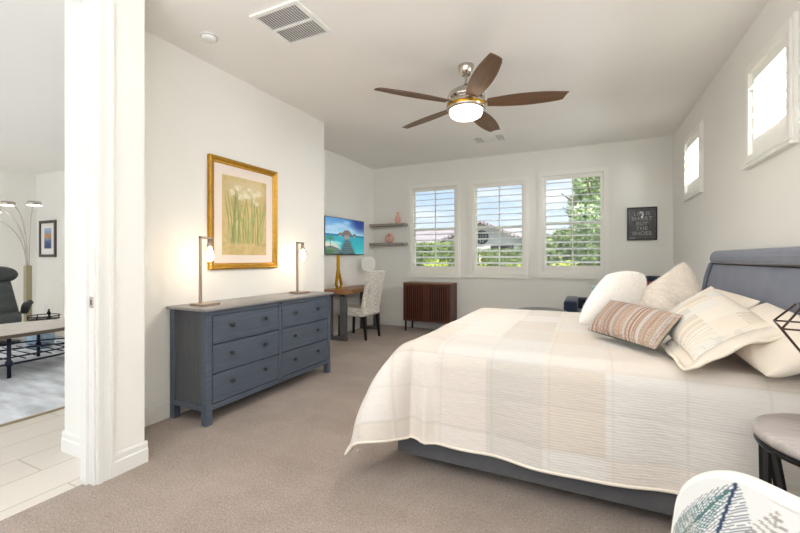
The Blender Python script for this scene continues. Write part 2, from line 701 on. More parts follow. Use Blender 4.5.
# ------------------------------------------------------------------ numpy painting of printed pictures
class Art:
    def __init__(self, w, h, asp, col):
        self.w, self.h = w, h
        self.asp = asp                       # width / height in real units
        self.a = np.zeros((h, w, 3))
        self.a[:] = hexc(col)
        yy, xx = np.mgrid[0:h, 0:w]
        self.x = (xx + 0.5) / w * asp        # 0..asp
        self.y = 1 - (yy + 0.5) / h          # 0 bottom .. 1 top

    def mix(self, m, col, alpha=1.0):
        m = np.clip(m, 0, 1) * alpha
        self.a = self.a * (1 - m[..., None]) + np.asarray(hexc(col))[None, None] * m[..., None]

    def line(self, pts, wid, col, alpha=1.0, soft=0.004):
        best = np.full((self.h, self.w), 9.0)
        for (x0, y0), (x1, y1) in zip(pts[:-1], pts[1:]):
            dx, dy = x1 - x0, y1 - y0
            L = dx * dx + dy * dy + 1e-12
            t = np.clip(((self.x - x0) * dx + (self.y - y0) * dy) / L, 0, 1)
            best = np.minimum(best, np.hypot(self.x - x0 - t * dx, self.y - y0 - t * dy))
        self.mix((wid / 2 - best) / soft + 0.5, col, alpha)

    def ell(self, cx, cy, rx, ry, col, alpha=1.0, soft=0.15):
        d = np.hypot((self.x - cx) / rx, (self.y - cy) / ry)
        self.mix((1 - d) / soft + 0.5, col, alpha)

    def poly(self, pts, col, alpha=1.0):
        inside = np.zeros((self.h, self.w), bool)
        n = len(pts)
        for i in range(n):
            x0, y0 = pts[i]
            x1, y1 = pts[(i + 1) % n]
            c = ((y0 > self.y) != (y1 > self.y))
            with np.errstate(divide='ignore', invalid='ignore'):
                xi = (x1 - x0) * (self.y - y0) / (y1 - y0 + 1e-12) + x0
            inside ^= c & (self.x < xi)
        self.mix(inside.astype(float), col, alpha)

    def noise(self, amp, seed=0, cell=6):
        r = np.random.RandomState(seed)
        hh, ww = self.h // cell + 2, self.w // cell + 2
        g = r.rand(hh, ww) - 0.5
        yy = np.linspace(0, hh - 1.001, self.h)
        xx = np.linspace(0, ww - 1.001, self.w)
        y0, x0 = yy.astype(int), xx.astype(int)
        fy, fx = (yy - y0)[:, None], (xx - x0)[None]
        v = g[y0][:, x0] * (1 - fy) * (1 - fx) + g[y0 + 1][:, x0] * fy * (1 - fx) + g[y0][:, x0 + 1] * (1 - fy) * fx + g[y0 + 1][:, x0 + 1] * fy * fx
        self.a = np.clip(self.a + v[..., None] * amp, 0, 1)

    def sheet(self, name, origin, ux, uy, mat, parent):
        """flat printed sheet; origin = lower-left corner, ux/uy = full edge vectors"""
        o, ux, uy = Vector(origin), Vector(ux), Vector(uy)
        mb = MB()
        P = [[o + uy * (1 - i / (self.h - 1)) + ux * (j / (self.w - 1)) for j in range(self.w)] for i in range(self.h)]
        mb.grid(P, smooth=False)
        ob = mb.build(name, mat, parent, fix=False)
        vcol(ob, self.a.reshape(-1, 3))
        return ob


def hexc(c):
    if isinstance(c, str):
        c = c.lstrip('#')
        return [int(c[i:i + 2], 16) / 255 for i in (0, 2, 4)]
    return list(c)


# ================================================================== THE SETTING
XL, XR, YB, XN, XS = -3.065, 1.125, 6.707, -3.79, -2.514
YE = 4.13            # where the dresser wall ends and the desk niche begins
H = 3.05
YR = -1.5            # rear wall


def struct(name, mb, mat, label, cat, parent=None):
    o = mb.build(name, mat, parent)
    if parent is None:
        tag(o, label, cat, kind='structure')
    return o


m = MB()
m.prism([(XS - 0.09, YR), (XS - 0.09, 1.53), (XL - 0.05, 1.53), (XL - 0.05, YE), (XN - 0.05, YE), (XN - 0.05, YB + .1), (XR + .1, YB + .1), (XR + .1, YR)], 'z', -0.12, 0.0)
struct('floor', m, 'carpet', 'beige-grey carpeted bedroom floor', 'floor')
m = MB()
m.prism([(-10.6, -3.2), (-10.6, 4.2), (XL - 0.1, 4.2), (XL - 0.1, 1.46), (XS - 0.09, 1.46), (XS - 0.09, -3.2)], 'z', -0.12, -0.002)
struct('floor_living_room', m, 'wood_tile', 'pale wood-look plank tiles on the floor beyond the doorway', 'floor')
m = MB()
m.box(-10.75, XR + 0.75, -5.4, YB + 0.45, H, H + 0.2)  # runs past the walls as added eaves that keep the sun out
struct('ceiling', m, 'ceiling_paint', 'flat off-white painted ceiling', 'ceiling')

# wall between bedroom and living room: jamb stub, return, dresser wall, niche
m = MB()
m.prism([(XS - .015, 1.27), (XS - .015, 1.53), (XL, 1.53), (XL, YE), (XN, YE), (XN, YB + .1), (XN - .12, YB + .1), (XN - .12, YE - .12),
         (XL - .1, YE - .12), (XL - .1, 1.39), (XS - .145, 1.39), (XS - .145, 1.27)], 'z', 0, H)
m.box(XS - .145, XS - .015, YR, 0.30, 0, H)                # the other side of the door opening
m.box(XS - .145, XS - .015, 0.30, 1.27, 2.80, H)           # header
struct('wall_left', m, 'wall_paint', 'white left wall with the door opening, dresser wall and desk niche', 'wall')

# back wall with three window openings
WIN = [(-3.045, -2.013, 0.955, 2.665), (-1.858, -0.848, 0.965, 2.650), (-0.705, 0.316, 0.985, 2.690)]
m = MB()
xs = [XN - .12]
for (a, b, c, d) in WIN:
    xs += [a + .07, b - .07]
xs.append(XR + .15)
for i in range(0, len(xs), 2):
    m.box(xs[i], xs[i + 1], YB, YB + .16, 0, H)
for (a, b, c, d) in WIN:
    m.box(a + .07, b - .07, YB, YB + .16, 0, c + .09)
    m.box(a + .07, b - .07, YB, YB + .16, d - .07, H)
struct('wall_back', m, 'wall_paint', 'off-white back wall with three shuttered windows', 'wall')

# right wall with two clerestory openings
CLR = [(3.07, 3.83, 1.985, 2.745), (5.11, 5.90, 2.005, 2.765)]
m = MB()
ys = [YR - .15]
for (a, b, c, d) in CLR:
    ys += [a + .07, b - .07]
ys.append(YB + .16)
for i in range(0, len(ys), 2):
    m.box(XR, XR + .16, ys[i], ys[i + 1], 0, H)
for (a, b, c, d) in CLR:
    m.box(XR, XR + .16, a + .07, b - .07, 0, c + .08)
    m.box(XR, XR + .16, a + .07, b - .07, d - .06, H)
struct('wall_right', m, 'wall_paint', 'off-white right wall with two high windows above the bed', 'wall')

# rear wall behind the camera, its wide opening invented to let light in
m = MB()
m.box(XS - .145, -2.35, YR - .15, YR, 0, H)
m.box(0.95, XR + .15, YR - .15, YR, 0, H)
m.box(-2.35, 0.95, YR - .15, YR, 2.85, H)
m.box(-2.35, 0.95, YR - .15, YR, 0, 0.25)
struct('wall_rear', m, 'wall_paint', 'white wall behind the camera with an added wide opening', 'wall')
# living room shell
m = MB()
m.box(-10.6, XL - .1, 4.098, 4.2, 0, H)
struct('wall_living_back', m, 'wall_paint', 'white living room wall with the small framed picture', 'wall')
m = MB()
m.box(-10.6, -10.45, -3.2, 4.2, 0, H)
struct('wall_living_left', m, 'wall_paint', 'far white living room wall behind the arc lamp', 'wall')


# --- baseboards
def board(mb, p0, p1, n, h=0.135, t=0.015):
    """baseboard from p0 to p1 (x,y), n = outward normal (x,y)"""
    (x0, y0), (x1, y1) = p0, p1
    prof = [(0, 0), (t, 0), (t, h * .62), (t * .62, h * .66), (t * .62, h * .88), (t * .3, h), (0, h)]
    a = [(x0 + n[0] * q, y0 + n[1] * q, z) for q, z in prof]
    b = [(x1 + n[0] * q, y1 + n[1] * q, z) for q, z in prof]
    k = len(prof)
    mb.add(a + b, [tuple(range(k)), tuple(range(2 * k - 1, k - 1, -1))] + [(i, (i + 1) % k, (i + 1) % k + k, i + k) for i in range(k)])


m = MB()
board(m, (XS - .015, 1.345), (XS - .015, 1.545), (1, 0))
board(m, (XS - .0155, 1.53), (XL, 1.53), (0, 1))
board(m, (XL, 1.5455), (XL, YE + .015), (1, 0))
board(m, (XL - .0005, YE), (XN, YE), (0, 1))
board(m, (XN, YE + .0155), (XN, YB), (1, 0))
board(m, (XS - .1615, 1.39), (XL - .115, 1.39), (0, -1))
board(m, (XL - .1, 1.3905), (XL - .1, 4.0), (-1, 0))
struct('baseboard_left', m, 'trim_paint', 'white baseboard along the left wall', 'baseboard')
m = MB()
board(m, (XN + .0155, YB), (XR, YB), (0, -1))
struct('baseboard_back', m, 'trim_paint', 'white baseboard along the back wall', 'baseboard')
m = MB()
board(m, (XR, YR), (XR, YB - .0155), (-1, 0))
struct('baseboard_right', m, 'trim_paint', 'white baseboard along the right wall', 'baseboard')
m = MB()
board(m, (-10.45, 4.098), (XL - .1, 4.098), (0, -1))
board(m, (-10.45, 4.082), (-10.45, -3), (1, 0))
struct('baseboard_living', m, 'trim_paint', 'white baseboard in the living room', 'baseboard')

# --- door casing and jamb lining
m = MB()
m.box(XS - .15, XS - .010, 1.245, 1.2705, 0, 2.775)           # lining
m.box(XS - .085, XS - .055, 1.228, 1.246, 0, 2.774)         # stop
m.box(XS - .15, XS - .010, 0.2995, 0.325, 0, 2.775)
m.box(XS - .151, XS - .009, 0.2995, 1.2705, 2.775, 2.802)
# bedroom-side casing, stepped
for a, b, t in ((1.257, 1.3445, .012), (1.262, 1.285, .018), (1.325, 1.345, .017)):
    m.box(XS - .016, XS - .015 + t, a, b, 0, 2.795)
m.box(XS - .016, XS - .002, 0.225, 0.313, 0, 2.795)
m.box(XS - .016, XS + .001, 0.22, 1.35, 2.795, 2.89)
# living-side casing
m.box(XS - .16, XS - .1445, 1.2575, 1.346, 0, 2.89)
trim = struct('trim_1', m, 'trim_paint', 'white casing and jamb of the open doorway', 'door casing')
m = MB()
m.rbox(XS - .046, XS - .0102, 1.2405, 1.2455, 1.01, 1.075, .002, 1)
strike = m.build('strike_plate', 'brushed_nickel', trim)
m = MB()
m.box(XS - .034, XS - .021, 1.2395, 1.241, 1.028, 1.058)
m.build('latch_hole_shade', 'hole_shade', strike)  # dark plate in place of a hole, shade put into its colour


# --- windows with plantation shutters (structure)
def shutter_window(idx, a, b, c, d, plane, axis, lw, lsp, tilt, label):
    """axis 'y': window in the plane y=plane, room towards -y, spans x a..b
       axis 'x': window in the plane x=plane, room towards -x, spans y a..b.   depth q>0 = into the room"""
    root = thing('window_%d' % idx, label, 'window', kind='structure')

    def bx(mb, u0, u1, q0, q1, z0, z1):
        if axis == 'y':
            mb.box(u0, u1, plane - q1, plane - q0, z0, z1)
        else:
            mb.box(plane - q1, plane - q0, u0, u1, z0, z1)
    # casing on the wall, stepped, with a sill
    mb = MB()
    f = .07
    fn = (lambda u, q, z: (u, plane - q, z)) if axis == 'y' else (lambda u, q, z: (plane - q, u, z))
    mb.ring(a, b, c, d, .028, 0, .020, fn)
    mb.ring(a + .026, b - .026, c + .026, d - .026, f - .022, -.10, .030, fn)
    bx(mb, a - .008, b + .008, 0, .041, c - .012, c + .006)
    mb.build('shutter_frame', 'shutter_white', root)
    # hinged panel: stiles and rails
    ia, ib, ic, id_ = a + f + .007, b - f - .007, c + f + .007, d - f - .007
    sw, rw, rt = .036, .115, .060
    mb = MB()
    for (u0, u1, z0, z1) in ((ia, ia + sw, ic, id_), (ib - sw, ib, ic, id_), (ia + sw, ib - sw, ic, ic + rw), (ia + sw, ib - sw, id_ - rt, id_)):
        bx(mb, u0, u1, -.028, .004, z0, z1)
    panel = mb.build('shutter_panel', 'shutter_white', root)
    # louvers
    mb = MB()
    z0, z1 = ic + rw, id_ - rt
    n = max(2, int(round((z1 - z0) / lsp)))
    st = (z1 - z0) / n
    for k in range(n):
        zc = z0 + (k + .5) * st
        ca, sa = math.cos(tilt), math.sin(tilt)
        prof = []
        for t in range(12):
            an = 2 * PI * t / 12
            pu, pv = lw / 2 * math.cos(an), .0055 * math.sin(an)
            prof.append((pu * ca - pv * sa, pu * sa + pv * ca))
        A, B = ia + sw + .001, ib - sw - .001
        vs_ = []
        for u in (A, B):
            for q, z in prof:
                qq = q - .012
                vs_.append((u, plane - qq, zc + z) if axis == 'y' else (plane - qq, u, zc + z))
        mb.add(vs_, [tuple(range(12)), tuple(range(23, 11, -1))] + [(i, (i + 1) % 12, (i + 1) % 12 + 12, i + 12) for i in range(12)], False)
    mb.build('louvers', 'shutter_white', panel)
    # sash outside
    mb = MB()
    qa, qb = -.145, -.105
    mb.ring(a + f - .01, b - f + .01, c + f - .01, d - f + .01, .055, qa, qb, fn)
    zc = (c + d) / 2 + .02
    uc = (a + b) / 2
    bx(mb, a + f + .044, b - f - .044, qa + .002, qb - .002, zc - .022, zc + .022)
    if axis == 'y':
        bx(mb, uc - .011, uc + .011, qa + .01, qb - .008, c + f + .03, d - f - .03)
    sash = mb.build('sash', 'shutter_white', root)
    mb = MB()
    bx(mb, a + f + .03, b - f - .03, -.128, -.124, c + f + .03, d - f - .03)
    mb.build('glass_pane', 'clear_glass', sash)
    return root


LBL = ['left of the three shuttered back-wall windows, above the slatted cabinet', 'middle of the three shuttered back-wall windows, house with round emblem outside',
       'right of the three shuttered back-wall windows, green tree outside']
for i, w in enumerate(WIN):
    shutter_window(i + 1, *w, YB, 'y', .108, .108, math.radians(-15), LBL[i])
LBR = ['nearer small high shuttered window in the right wall', 'farther small high shuttered window in the right wall near the corner']
for i, w in enumerate(CLR):
    shutter_window(i + 4, *w, XR, 'x', .112, .112, math.radians(-14), LBR[i])


# ================================================================== CEILING ITEMS
def vent_panel():
    t = thing('return_air_vent', 'large square white louvred return vent in the ceiling near the door', 'vent', (-1.984, 2.286, H))
    m = MB()
    s = .215
    m.ring(-s, s, -s, s, .03, 0, -.014, lambda u, q, z: (u, z, q))
    m.box(-s + .029, s - .029, -.01, .01, -.0135, 0)
    m.build('frame', 'plastic_white', t)
    m = MB()
    for k in range(17):
        y = 0
        x = -s + .04 + k * (2 * s - .08) / 16
        for (a, b) in ((-s + .03, -.01), (.01, s - .03)):
            m.add([(x - .009, a, -.004), (x + .009, a, -.013), (x + .009, b, -.013), (x - .009, b, -.004), (x - .009, a, -.002), (x + .010, a, -.012), (x + .010, b, -.012), (x - .009, b, -.002)],
                  [(0, 1, 2, 3), (4, 7, 6, 5), (0, 3, 7, 4), (1, 5, 6, 2)])
    m.build('slats', 'plastic_white', t)
    m = MB()
    m.box(-s + .02, s - .02, -s + .02, s - .02, -.0012, 0)
    m.build('backing', 'vent_gap_shade', t)


vent_panel()
t = thing('supply_vent', 'small white supply vent in the ceiling behind the fan', 'vent', (-1.277, 5.715, H))
m = MB()
m.ring(-.24, .24, -.16, .16, .025, 0, -.01, lambda u, q, z: (u, z, q))
for x in (-.0825, .0825):
    m.box(x - .0075, x + .0075, -.136, .136, -.0095, 0)
m.build('frame', 'plastic_white', t)
m = MB()
for k in range(9):
    y = -.12 + k * .03
    m.box(-.075, .075, y - .008, y + .006, -.009, -.001)
for k in range(5):
    for sx in (-1, 1):
        x = sx * (.10 + k * .026)
        m.box(x - .005, x + .005, -.135, .135, -.009, -.001)
m.build('slats', 'plastic_white', t)
m = MB()
m.box(-.225, .225, -.145, .145, -.001, 0)
m.build('backing', 'vent_gap_shade', t)

t = thing('smoke_detector', 'round white smoke detector on the bedroom ceiling by the return vent', 'smoke detector', (-2.688, 2.124, H))
m = MB()
m.lathe([(.062, 0), (.062, -.012), (.055, -.030), (.040, -.036), (0.0, -.037)], seg=32)
m.build('body', 'plastic_white', t)
m = MB()
m.lathe([(.063, -.012), (.0635, -.014), (.062, -.017)], seg=32, cap=False)
m.build('slot_shade', 'vent_gap_shade', t)  # raised grey band, the slot's shade put into its colour
t = thing('ceiling_sensor', 'small grey disc on the living room ceiling', 'sensor', (-8.95, 2.78, H))  # small disc taken for a ceiling sensor
m = MB()
m.lathe([(.13, 0), (.13, -.02), (.09, -.035), (0, -.036)], seg=24)
m.build('body', 'brushed_nickel', t)


# --- ceiling fan
def ceiling_fan():
    t = thing('ceiling_fan', 'five-bladed brushed nickel ceiling fan with brown blades and a lit bowl', 'ceiling fan', (-0.989, 3.468, 0))
    m = MB()
    m.lathe([(.072, H), (.072, H - .012), (.060, H - .05), (.042, H - .085), (.030, H - .092), (0, H - .092)], seg=32)
    m.build('canopy', 'polished_nickel', t)
    m = MB()
    m.lathe([(.0125, 2.84), (.0125, 2.965)], seg=12)
    m.build('downrod', 'brushed_nickel', t)
    m = MB()
    m.lathe([(.0, 2.885), (.022, 2.883), (.030, 2.862), (.060, 2.848), (.115, 2.828), (.152, 2.803), (.166, 2.782), (.170, 2.765), (.170, 2.742), (.150, 2.737), (.150, 2.722), (.172, 2.717), (.174, 2.700), (.174, 2.655), (.166, 2.646), (.150, 2.642)], seg=40, cap=False)
    m.build('motor_housing', 'polished_nickel', t)
    m = MB()
    m.lathe([(.1745, 2.690), (.1765, 2.686), (.1765, 2.668), (.1745, 2.664)], seg=40, cap=False)
    m.build('glow_ring', 'gold_bright', t)  # gold band with the lamp's golden reflection put into its colour
    m = MB()
    m.lathe([(.150, 2.648), (.151, 2.637), (.148, 2.616), (.138, 2.594), (.110, 2.577), (.06, 2.568), (0, 2.565)], seg=40, cap=False)
    m.build('light_bowl', 'fan_light', t)
    # blade (built once along +x, then copied)
    first = None
    for k in range(5):
        ang = math.radians(-60 + 72 * k)
        if first is None:
            outline = []
            n = 26
            for i in range(n + 1):
                x = i / n
                # half-width profile: narrow root, widest past the middle, clipped tip
                w = .045 + .042 * math.sin(PI * min(1, x * .93 + .05)) ** .9
                outline.append((.19 + .68 * x, w))
            tipx = .87
            m = MB()
            P = []
            for (x, w) in outline:
                xx = x
                row = []
                for j in range(7):
                    s = -1 + 2 * j / 6
                    clip = .035 * (s * .5 + .5) if x > .8 else 0
                    row.append(Vector((xx - clip * (x - .8) / .07 if x > .8 else xx, w * s, .004 * (1 - s * s))))
                P.append(row)
            top = [[p + Vector((0, 0, .004)) for p in r] for r in P]
            bot = [[p - Vector((0, 0, .004)) for p in r] for r in P]
            o1 = len(m.v)
            m.grid(top, smooth=False)
            m.grid(bot, smooth=False)
            nr, nc = len(P), 7
            rim = [i * nc for i in range(nr)] + [(nr - 1) * nc + j for j in range(1, nc)] + [i * nc + nc - 1 for i in range(nr - 2, -1, -1)] + [j for j in range(nc - 2, 0, -1)]
            off = nr * nc
            m.f += [(rim[i], rim[(i + 1) % len(rim)], rim[(i + 1) % len(rim)] + off, rim[i] + off) for i in range(len(rim))]
            m.sm += [False] * len(rim)
            first = m.build('blade', 'blade_wood', t)
            blade = first
            mm = MB()
            mm.rbox(.145, .27, -.022, .022, .004, .012, .003, 1)
            iron0 = mm.build('blade_iron', 'brushed_nickel', blade)
        else:
            blade = first.copy()
            C.objects.link(blade)
            blade.parent = t
            ir = iron0.copy()
            C.objects.link(ir)
            ir.parent = blade
        blade.rotation_euler = Euler((math.radians(-12), 0, ang), 'XYZ')
        blade.location = (0, 0, 2.700)
    light('fan_lamp', 'AREA', (-0.989, 3.468, 2.552), 18, (1.0, .95, .88), size=.20)
    return t


ceiling_fan()


# ================================================================== DRESSER
def dresser():
    t = thing('dresser', 'slate-blue six-drawer dresser against the left wall', 'dresser', (-2.832, 2.845, 0))
    X0, X1, Y0, Y1 = -.215, .215, -.80, .80
    m = MB()
    m.rbox(X0 - .010, X1 + .022, Y0 - .03, Y1 + .03, .885, .907, .004, 2)
    m.build('top', 'dresser_top', t)
    m = MB()
    m.box(X0 + .01, X1 - .034, Y0 + .012, Y1 - .012, .12, .885)
    body = m.build('carcass', 'dresser_side_shaded', t)
    m = MB()
    m.box(X1 - .02, X1 - .002, Y0 + .05, Y1 - .05, .848, .885)
    m.box(X1 - .02, X1 - .002, Y0 + .05, Y1 - .05, .112, .155)
    m.box(X1 - .02, X1 - .002, -.016, .016, .12, .885)
    m.build('front_rails', 'dresser_blue', t)
    for a, b in ((Y0, Y0 + .02), (Y1 - .02, Y1)):
        m = MB()
        m.box(X0 + .05, X1 - .05, a, b, .112, .155)
        m.build('side_rail', 'dresser_blue', t)
    for (x, y) in ((X1 - .028, Y0 + .026), (X1 - .028, Y1 - .026), (X0 + .028, Y0 + .026), (X0 + .028, Y1 - .026)):
        m = MB()
        m.rbox(x - .028, x + .028, y - .028, y + .028, 0, .885, .003, 1)
        m.build('leg', 'dresser_blue', t)
    zs = [.157, .388, .617, .846]
    d0 = None
    for (a, b) in ((Y0 + .056, -.018), (.018, Y1 - .056)):
        for k in range(3):
            m = MB()
            m.rbox(X1 - .030, X1 - .001, a + .004, b - .004, zs[k] + .0045, zs[k + 1] - .0045, .002, 1)
            dr = m.build('drawer', 'dresser_blue', t)
            for q in (.245, .745):
                y = a + (b - a) * q
                kn = MB()
                mat = Matrix.Translation((X1, y, (zs[k] + zs[k + 1]) / 2 + .02)) @ Matrix.Rotation(PI / 2, 4, 'Y')
                kn.lathe([(.009, -.002), (.008, .010), (.015, .015), (.018, .023), (.014, .030), (0, .032)], seg=16, mat=mat)
                kn.build('knob', 'dark_knob', dr)


dresser()


# --- table lamps
def table_lamp(loc, label):
    t = thing('table_lamp', label, 'table lamp', loc, 0, 'table lamps on the dresser')
    m = MB()
    m.rbox(-.082, .082, -.082, .082, 0, .018, .003, 1)
    m.build('base', 'lamp_metal', t)
    m = MB()
    m.rbox(-.010, .010, -.055, -.035, .018, .565, .002, 1)
    m.rbox(-.010, .010, -.055, .062, .547, .565, .002, 1)
    m.build('stem', 'lamp_metal', t)
    m = MB()
    m.lathe([(.016, .547), (.018, .51), (.024, .50), (.024, .485), (0, .485)], 0, .045, seg=20)
    m.build('socket', 'lamp_metal', t)
    m = MB()
    m.lathe([(.026, .512), (.034, .505), (.044, .47), (.046, .33)], 0, .045, seg=28, cap=False)
    m.build('glass_shade', 'thin_glass', t)
    m = MB()
    m.lathe([(.010, .487), (.013, .47), (.024, .435), (.030, .405), (.026, .378), (.012, .362), (0, .360)], 0, .045, seg=20)
    m.build('bulb', 'bulb_warm', t)
    light('lamp_glow', 'POINT', (loc[0], loc[1] + .045, loc[2] + .31), .8, (1.0, .78, .56), radius=.03)
    return t


table_lamp((-2.835, 2.205, .907), 'left table lamp with hanging glass shade, in front of the gold picture frame')
table_lamp((-2.865, 3.42, .907), 'right table lamp with hanging glass shade, at the far end of the dresser')


# --- painting
def painting():
    t = thing('framed_painting', 'large gold-framed print of white flowers with green stems above the dresser', 'picture', (XL, 2.828, 1.71))
    y0, y1, z0, z1 = -.424, .424, -.520, .520
    m = MB()
    # frame moulding: mitred profile loop
    prof = [(0, .004), (0, .034), (.012, .042), (.026, .038), (.040, .026), (.052, .024), (.058, .016), (.058, .008)]
    loops = []
    for d, q in prof:
        loops.append([(q, y0 + d, z0 + d), (q, y1 - d, z0 + d), (q, y1 - d, z1 - d), (q, y0 + d, z1 - d)])
    vs_ = [p for l in loops for p in l]
    fs = []
    for i in range(len(prof) - 1):
        for k in range(4):
            fs.append((i * 4 + k, i * 4 + (k + 1) % 4, i * 4 + 4 + (k + 1) % 4, i * 4 + 4 + k))
    m.add(vs_, fs)
    m.box(.001, .008, y0 + .002, y1 - .002, z0 + .002, z1 - .002)
    m.build('frame', 'gold', t)
    m = MB()
    m.box(.008, .012, y0 + .056, y1 - .056, z0 + .056, z1 - .056)
    mt = m.build('mat_board', 'mat_board', t)
    w, h = .545, .745
    a = Art(150, 205, w / h, '#cdb784')
    A = w / h
    a.noise(.10, 3, 30)
    a.noise(.05, 4, 7)
    rnd = random.Random(5)
    a.ell(A * .5, .85, A * .42, .12, '#d9ceae', .6, .8)
    for k in range(46):
        x = A * (.10 + .78 * rnd.random())
        hh = .35 + .35 * rnd.random()
        lean = (rnd.random() - .5) * .22
        col = rnd.choice(['#93a05f', '#7f9257', '#a8ad70', '#8a9a66', '#b9b87c'])
        pts = [(x, .13 + .05 * rnd.random()), (x + lean * .3, .13 + hh * .5), (x + lean, .13 + hh)]
        a.line(pts, .010 + .008 * rnd.random(), col, .62, .006)
    for k in range(7):
        x = A * (.12 + .11 * k)
        a.line([(x, .15), (x + .01, .5), (x + (.05 if k % 2 else -.04), .74)], .006, '#66784a', .7, .004)
    for (fx, fy) in ((.22, .80), (.36, .87), (.46, .80), (.60, .86), (.70, .79), (.82, .84), (.40, .73), (.74, .71), (.56, .75)):
        for k in range(5):
            an = rnd.random() * 6.28
            rr = .012 + .03 * rnd.random()
            a.ell(A * fx + rr * math.cos(an), fy + rr * math.sin(an), .018 + .02 * rnd.random(), .012 + .016 * rnd.random(), '#e6e3cf', .42, .8)
        a.ell(A * fx, fy - .01, .007, .010, '#c3b878', .5, .6)
    for k in range(24):
        a.ell(A * rnd.random(), .04 + .14 * rnd.random(), .04, .02, rnd.choice(['#b8a96c', '#d6c69a', '#a9a06a']), .35, .8)
    a.sheet('print', (.0128, -.278, -.385), (0, w + .01, 0), (0, 0, h + .01), 'printed_paper', mt)


painting()

# light switch near the corner on the dresser wall
t = thing('light_switch', 'white light switch plate on the dresser wall beside the corner', 'light switch', (XL, 1.835, 1.28))
m = MB()
m.rbox(0, .006, -.036, .036, -.058, .058, .002, 1)
m.build('plate', 'plastic_white', t)
m = MB()
m.rbox(.005, .010, -.016, .016, -.033, .033, .002, 1)
m.build('rocker', 'plastic_white', t)
t = thing('light_switch', 'faint white light switch plate on the living room wall right of the picture', 'light switch', (-9.38, 4.098, .86))
m = MB()
m.rbox(-.04, .04, -.006, 0, -.06, .06, .002, 1)
m.build('plate', 'plastic_white', t)


# ================================================================== DESK NICHE
def desk():
    t = thing('desk', 'live-edge wooden desk with grey steel leg frames in the niche', 'desk', (-3.55, 5.64, 0))
    m = MB()
    P = []
    n = 24
    rnd = random.Random(2)
    front = []
    for i in range(n + 1):
        y = -.62 + 1.24 * i / n
        front.append((.205 + .010 * math.sin(i * .9) + .006 * math.sin(i * 2.3), y))
    poly = [(-.225, -.62)] + front + [(-.225, .62)]
    m.prism(poly, 'z', .735, .795)
    m.build('desk_top', 'desk_wood', t)
    for y in (-.53, .53):
        m = MB()
        for x in (-.14, .13):
            m.rbox(x - .055, x + .055, y - .03, y + .03, .06, .735, .004, 1)
        m.rbox(-.20, .19, y - .03, y + .03, 0, .06, .004, 1)
        m.rbox(-.20, .19, y - .03, y + .03, .69, .735, .004, 1)
        m.build('leg_frame', 'steel_leg', t)


desk()


def script_cols(P, seed, base='#e6e0d5'):
    """faded handwriting print, P (n,2) in metres"""
    r = np.random.RandomState(seed)
    c = np.tile(np.array(hexc(base)), (len(P), 1))
    x, y = P[:, 0], P[:, 1]
    rows = np.floor(y / .022)
    ph = np.sin(rows * 12.9898) * 43758.5453
    ph = ph - np.floor(ph)
    gate = (np.sin(x * 55 + ph * 40) + np.sin(x * 23 + ph * 90)) > -.5
    fy = y / .022 - rows
    wob = .5 + .22 * np.sin(x * 330 + ph * 20) * np.sin(x * 120 + ph * 9)
    ink = (np.abs(fy - wob) < .2) & gate
    c[ink] = c[ink] * .45 + np.array(hexc('#8f9599')) * .55
    blot = np.exp(-(((x - .04) / .05) ** 2 + ((y - .78) / .05) ** 2))
    c = c * (1 - .35 * blot[:, None]) + np.array(hexc('#8a8f93')) * .35 * blot[:, None]
    return c


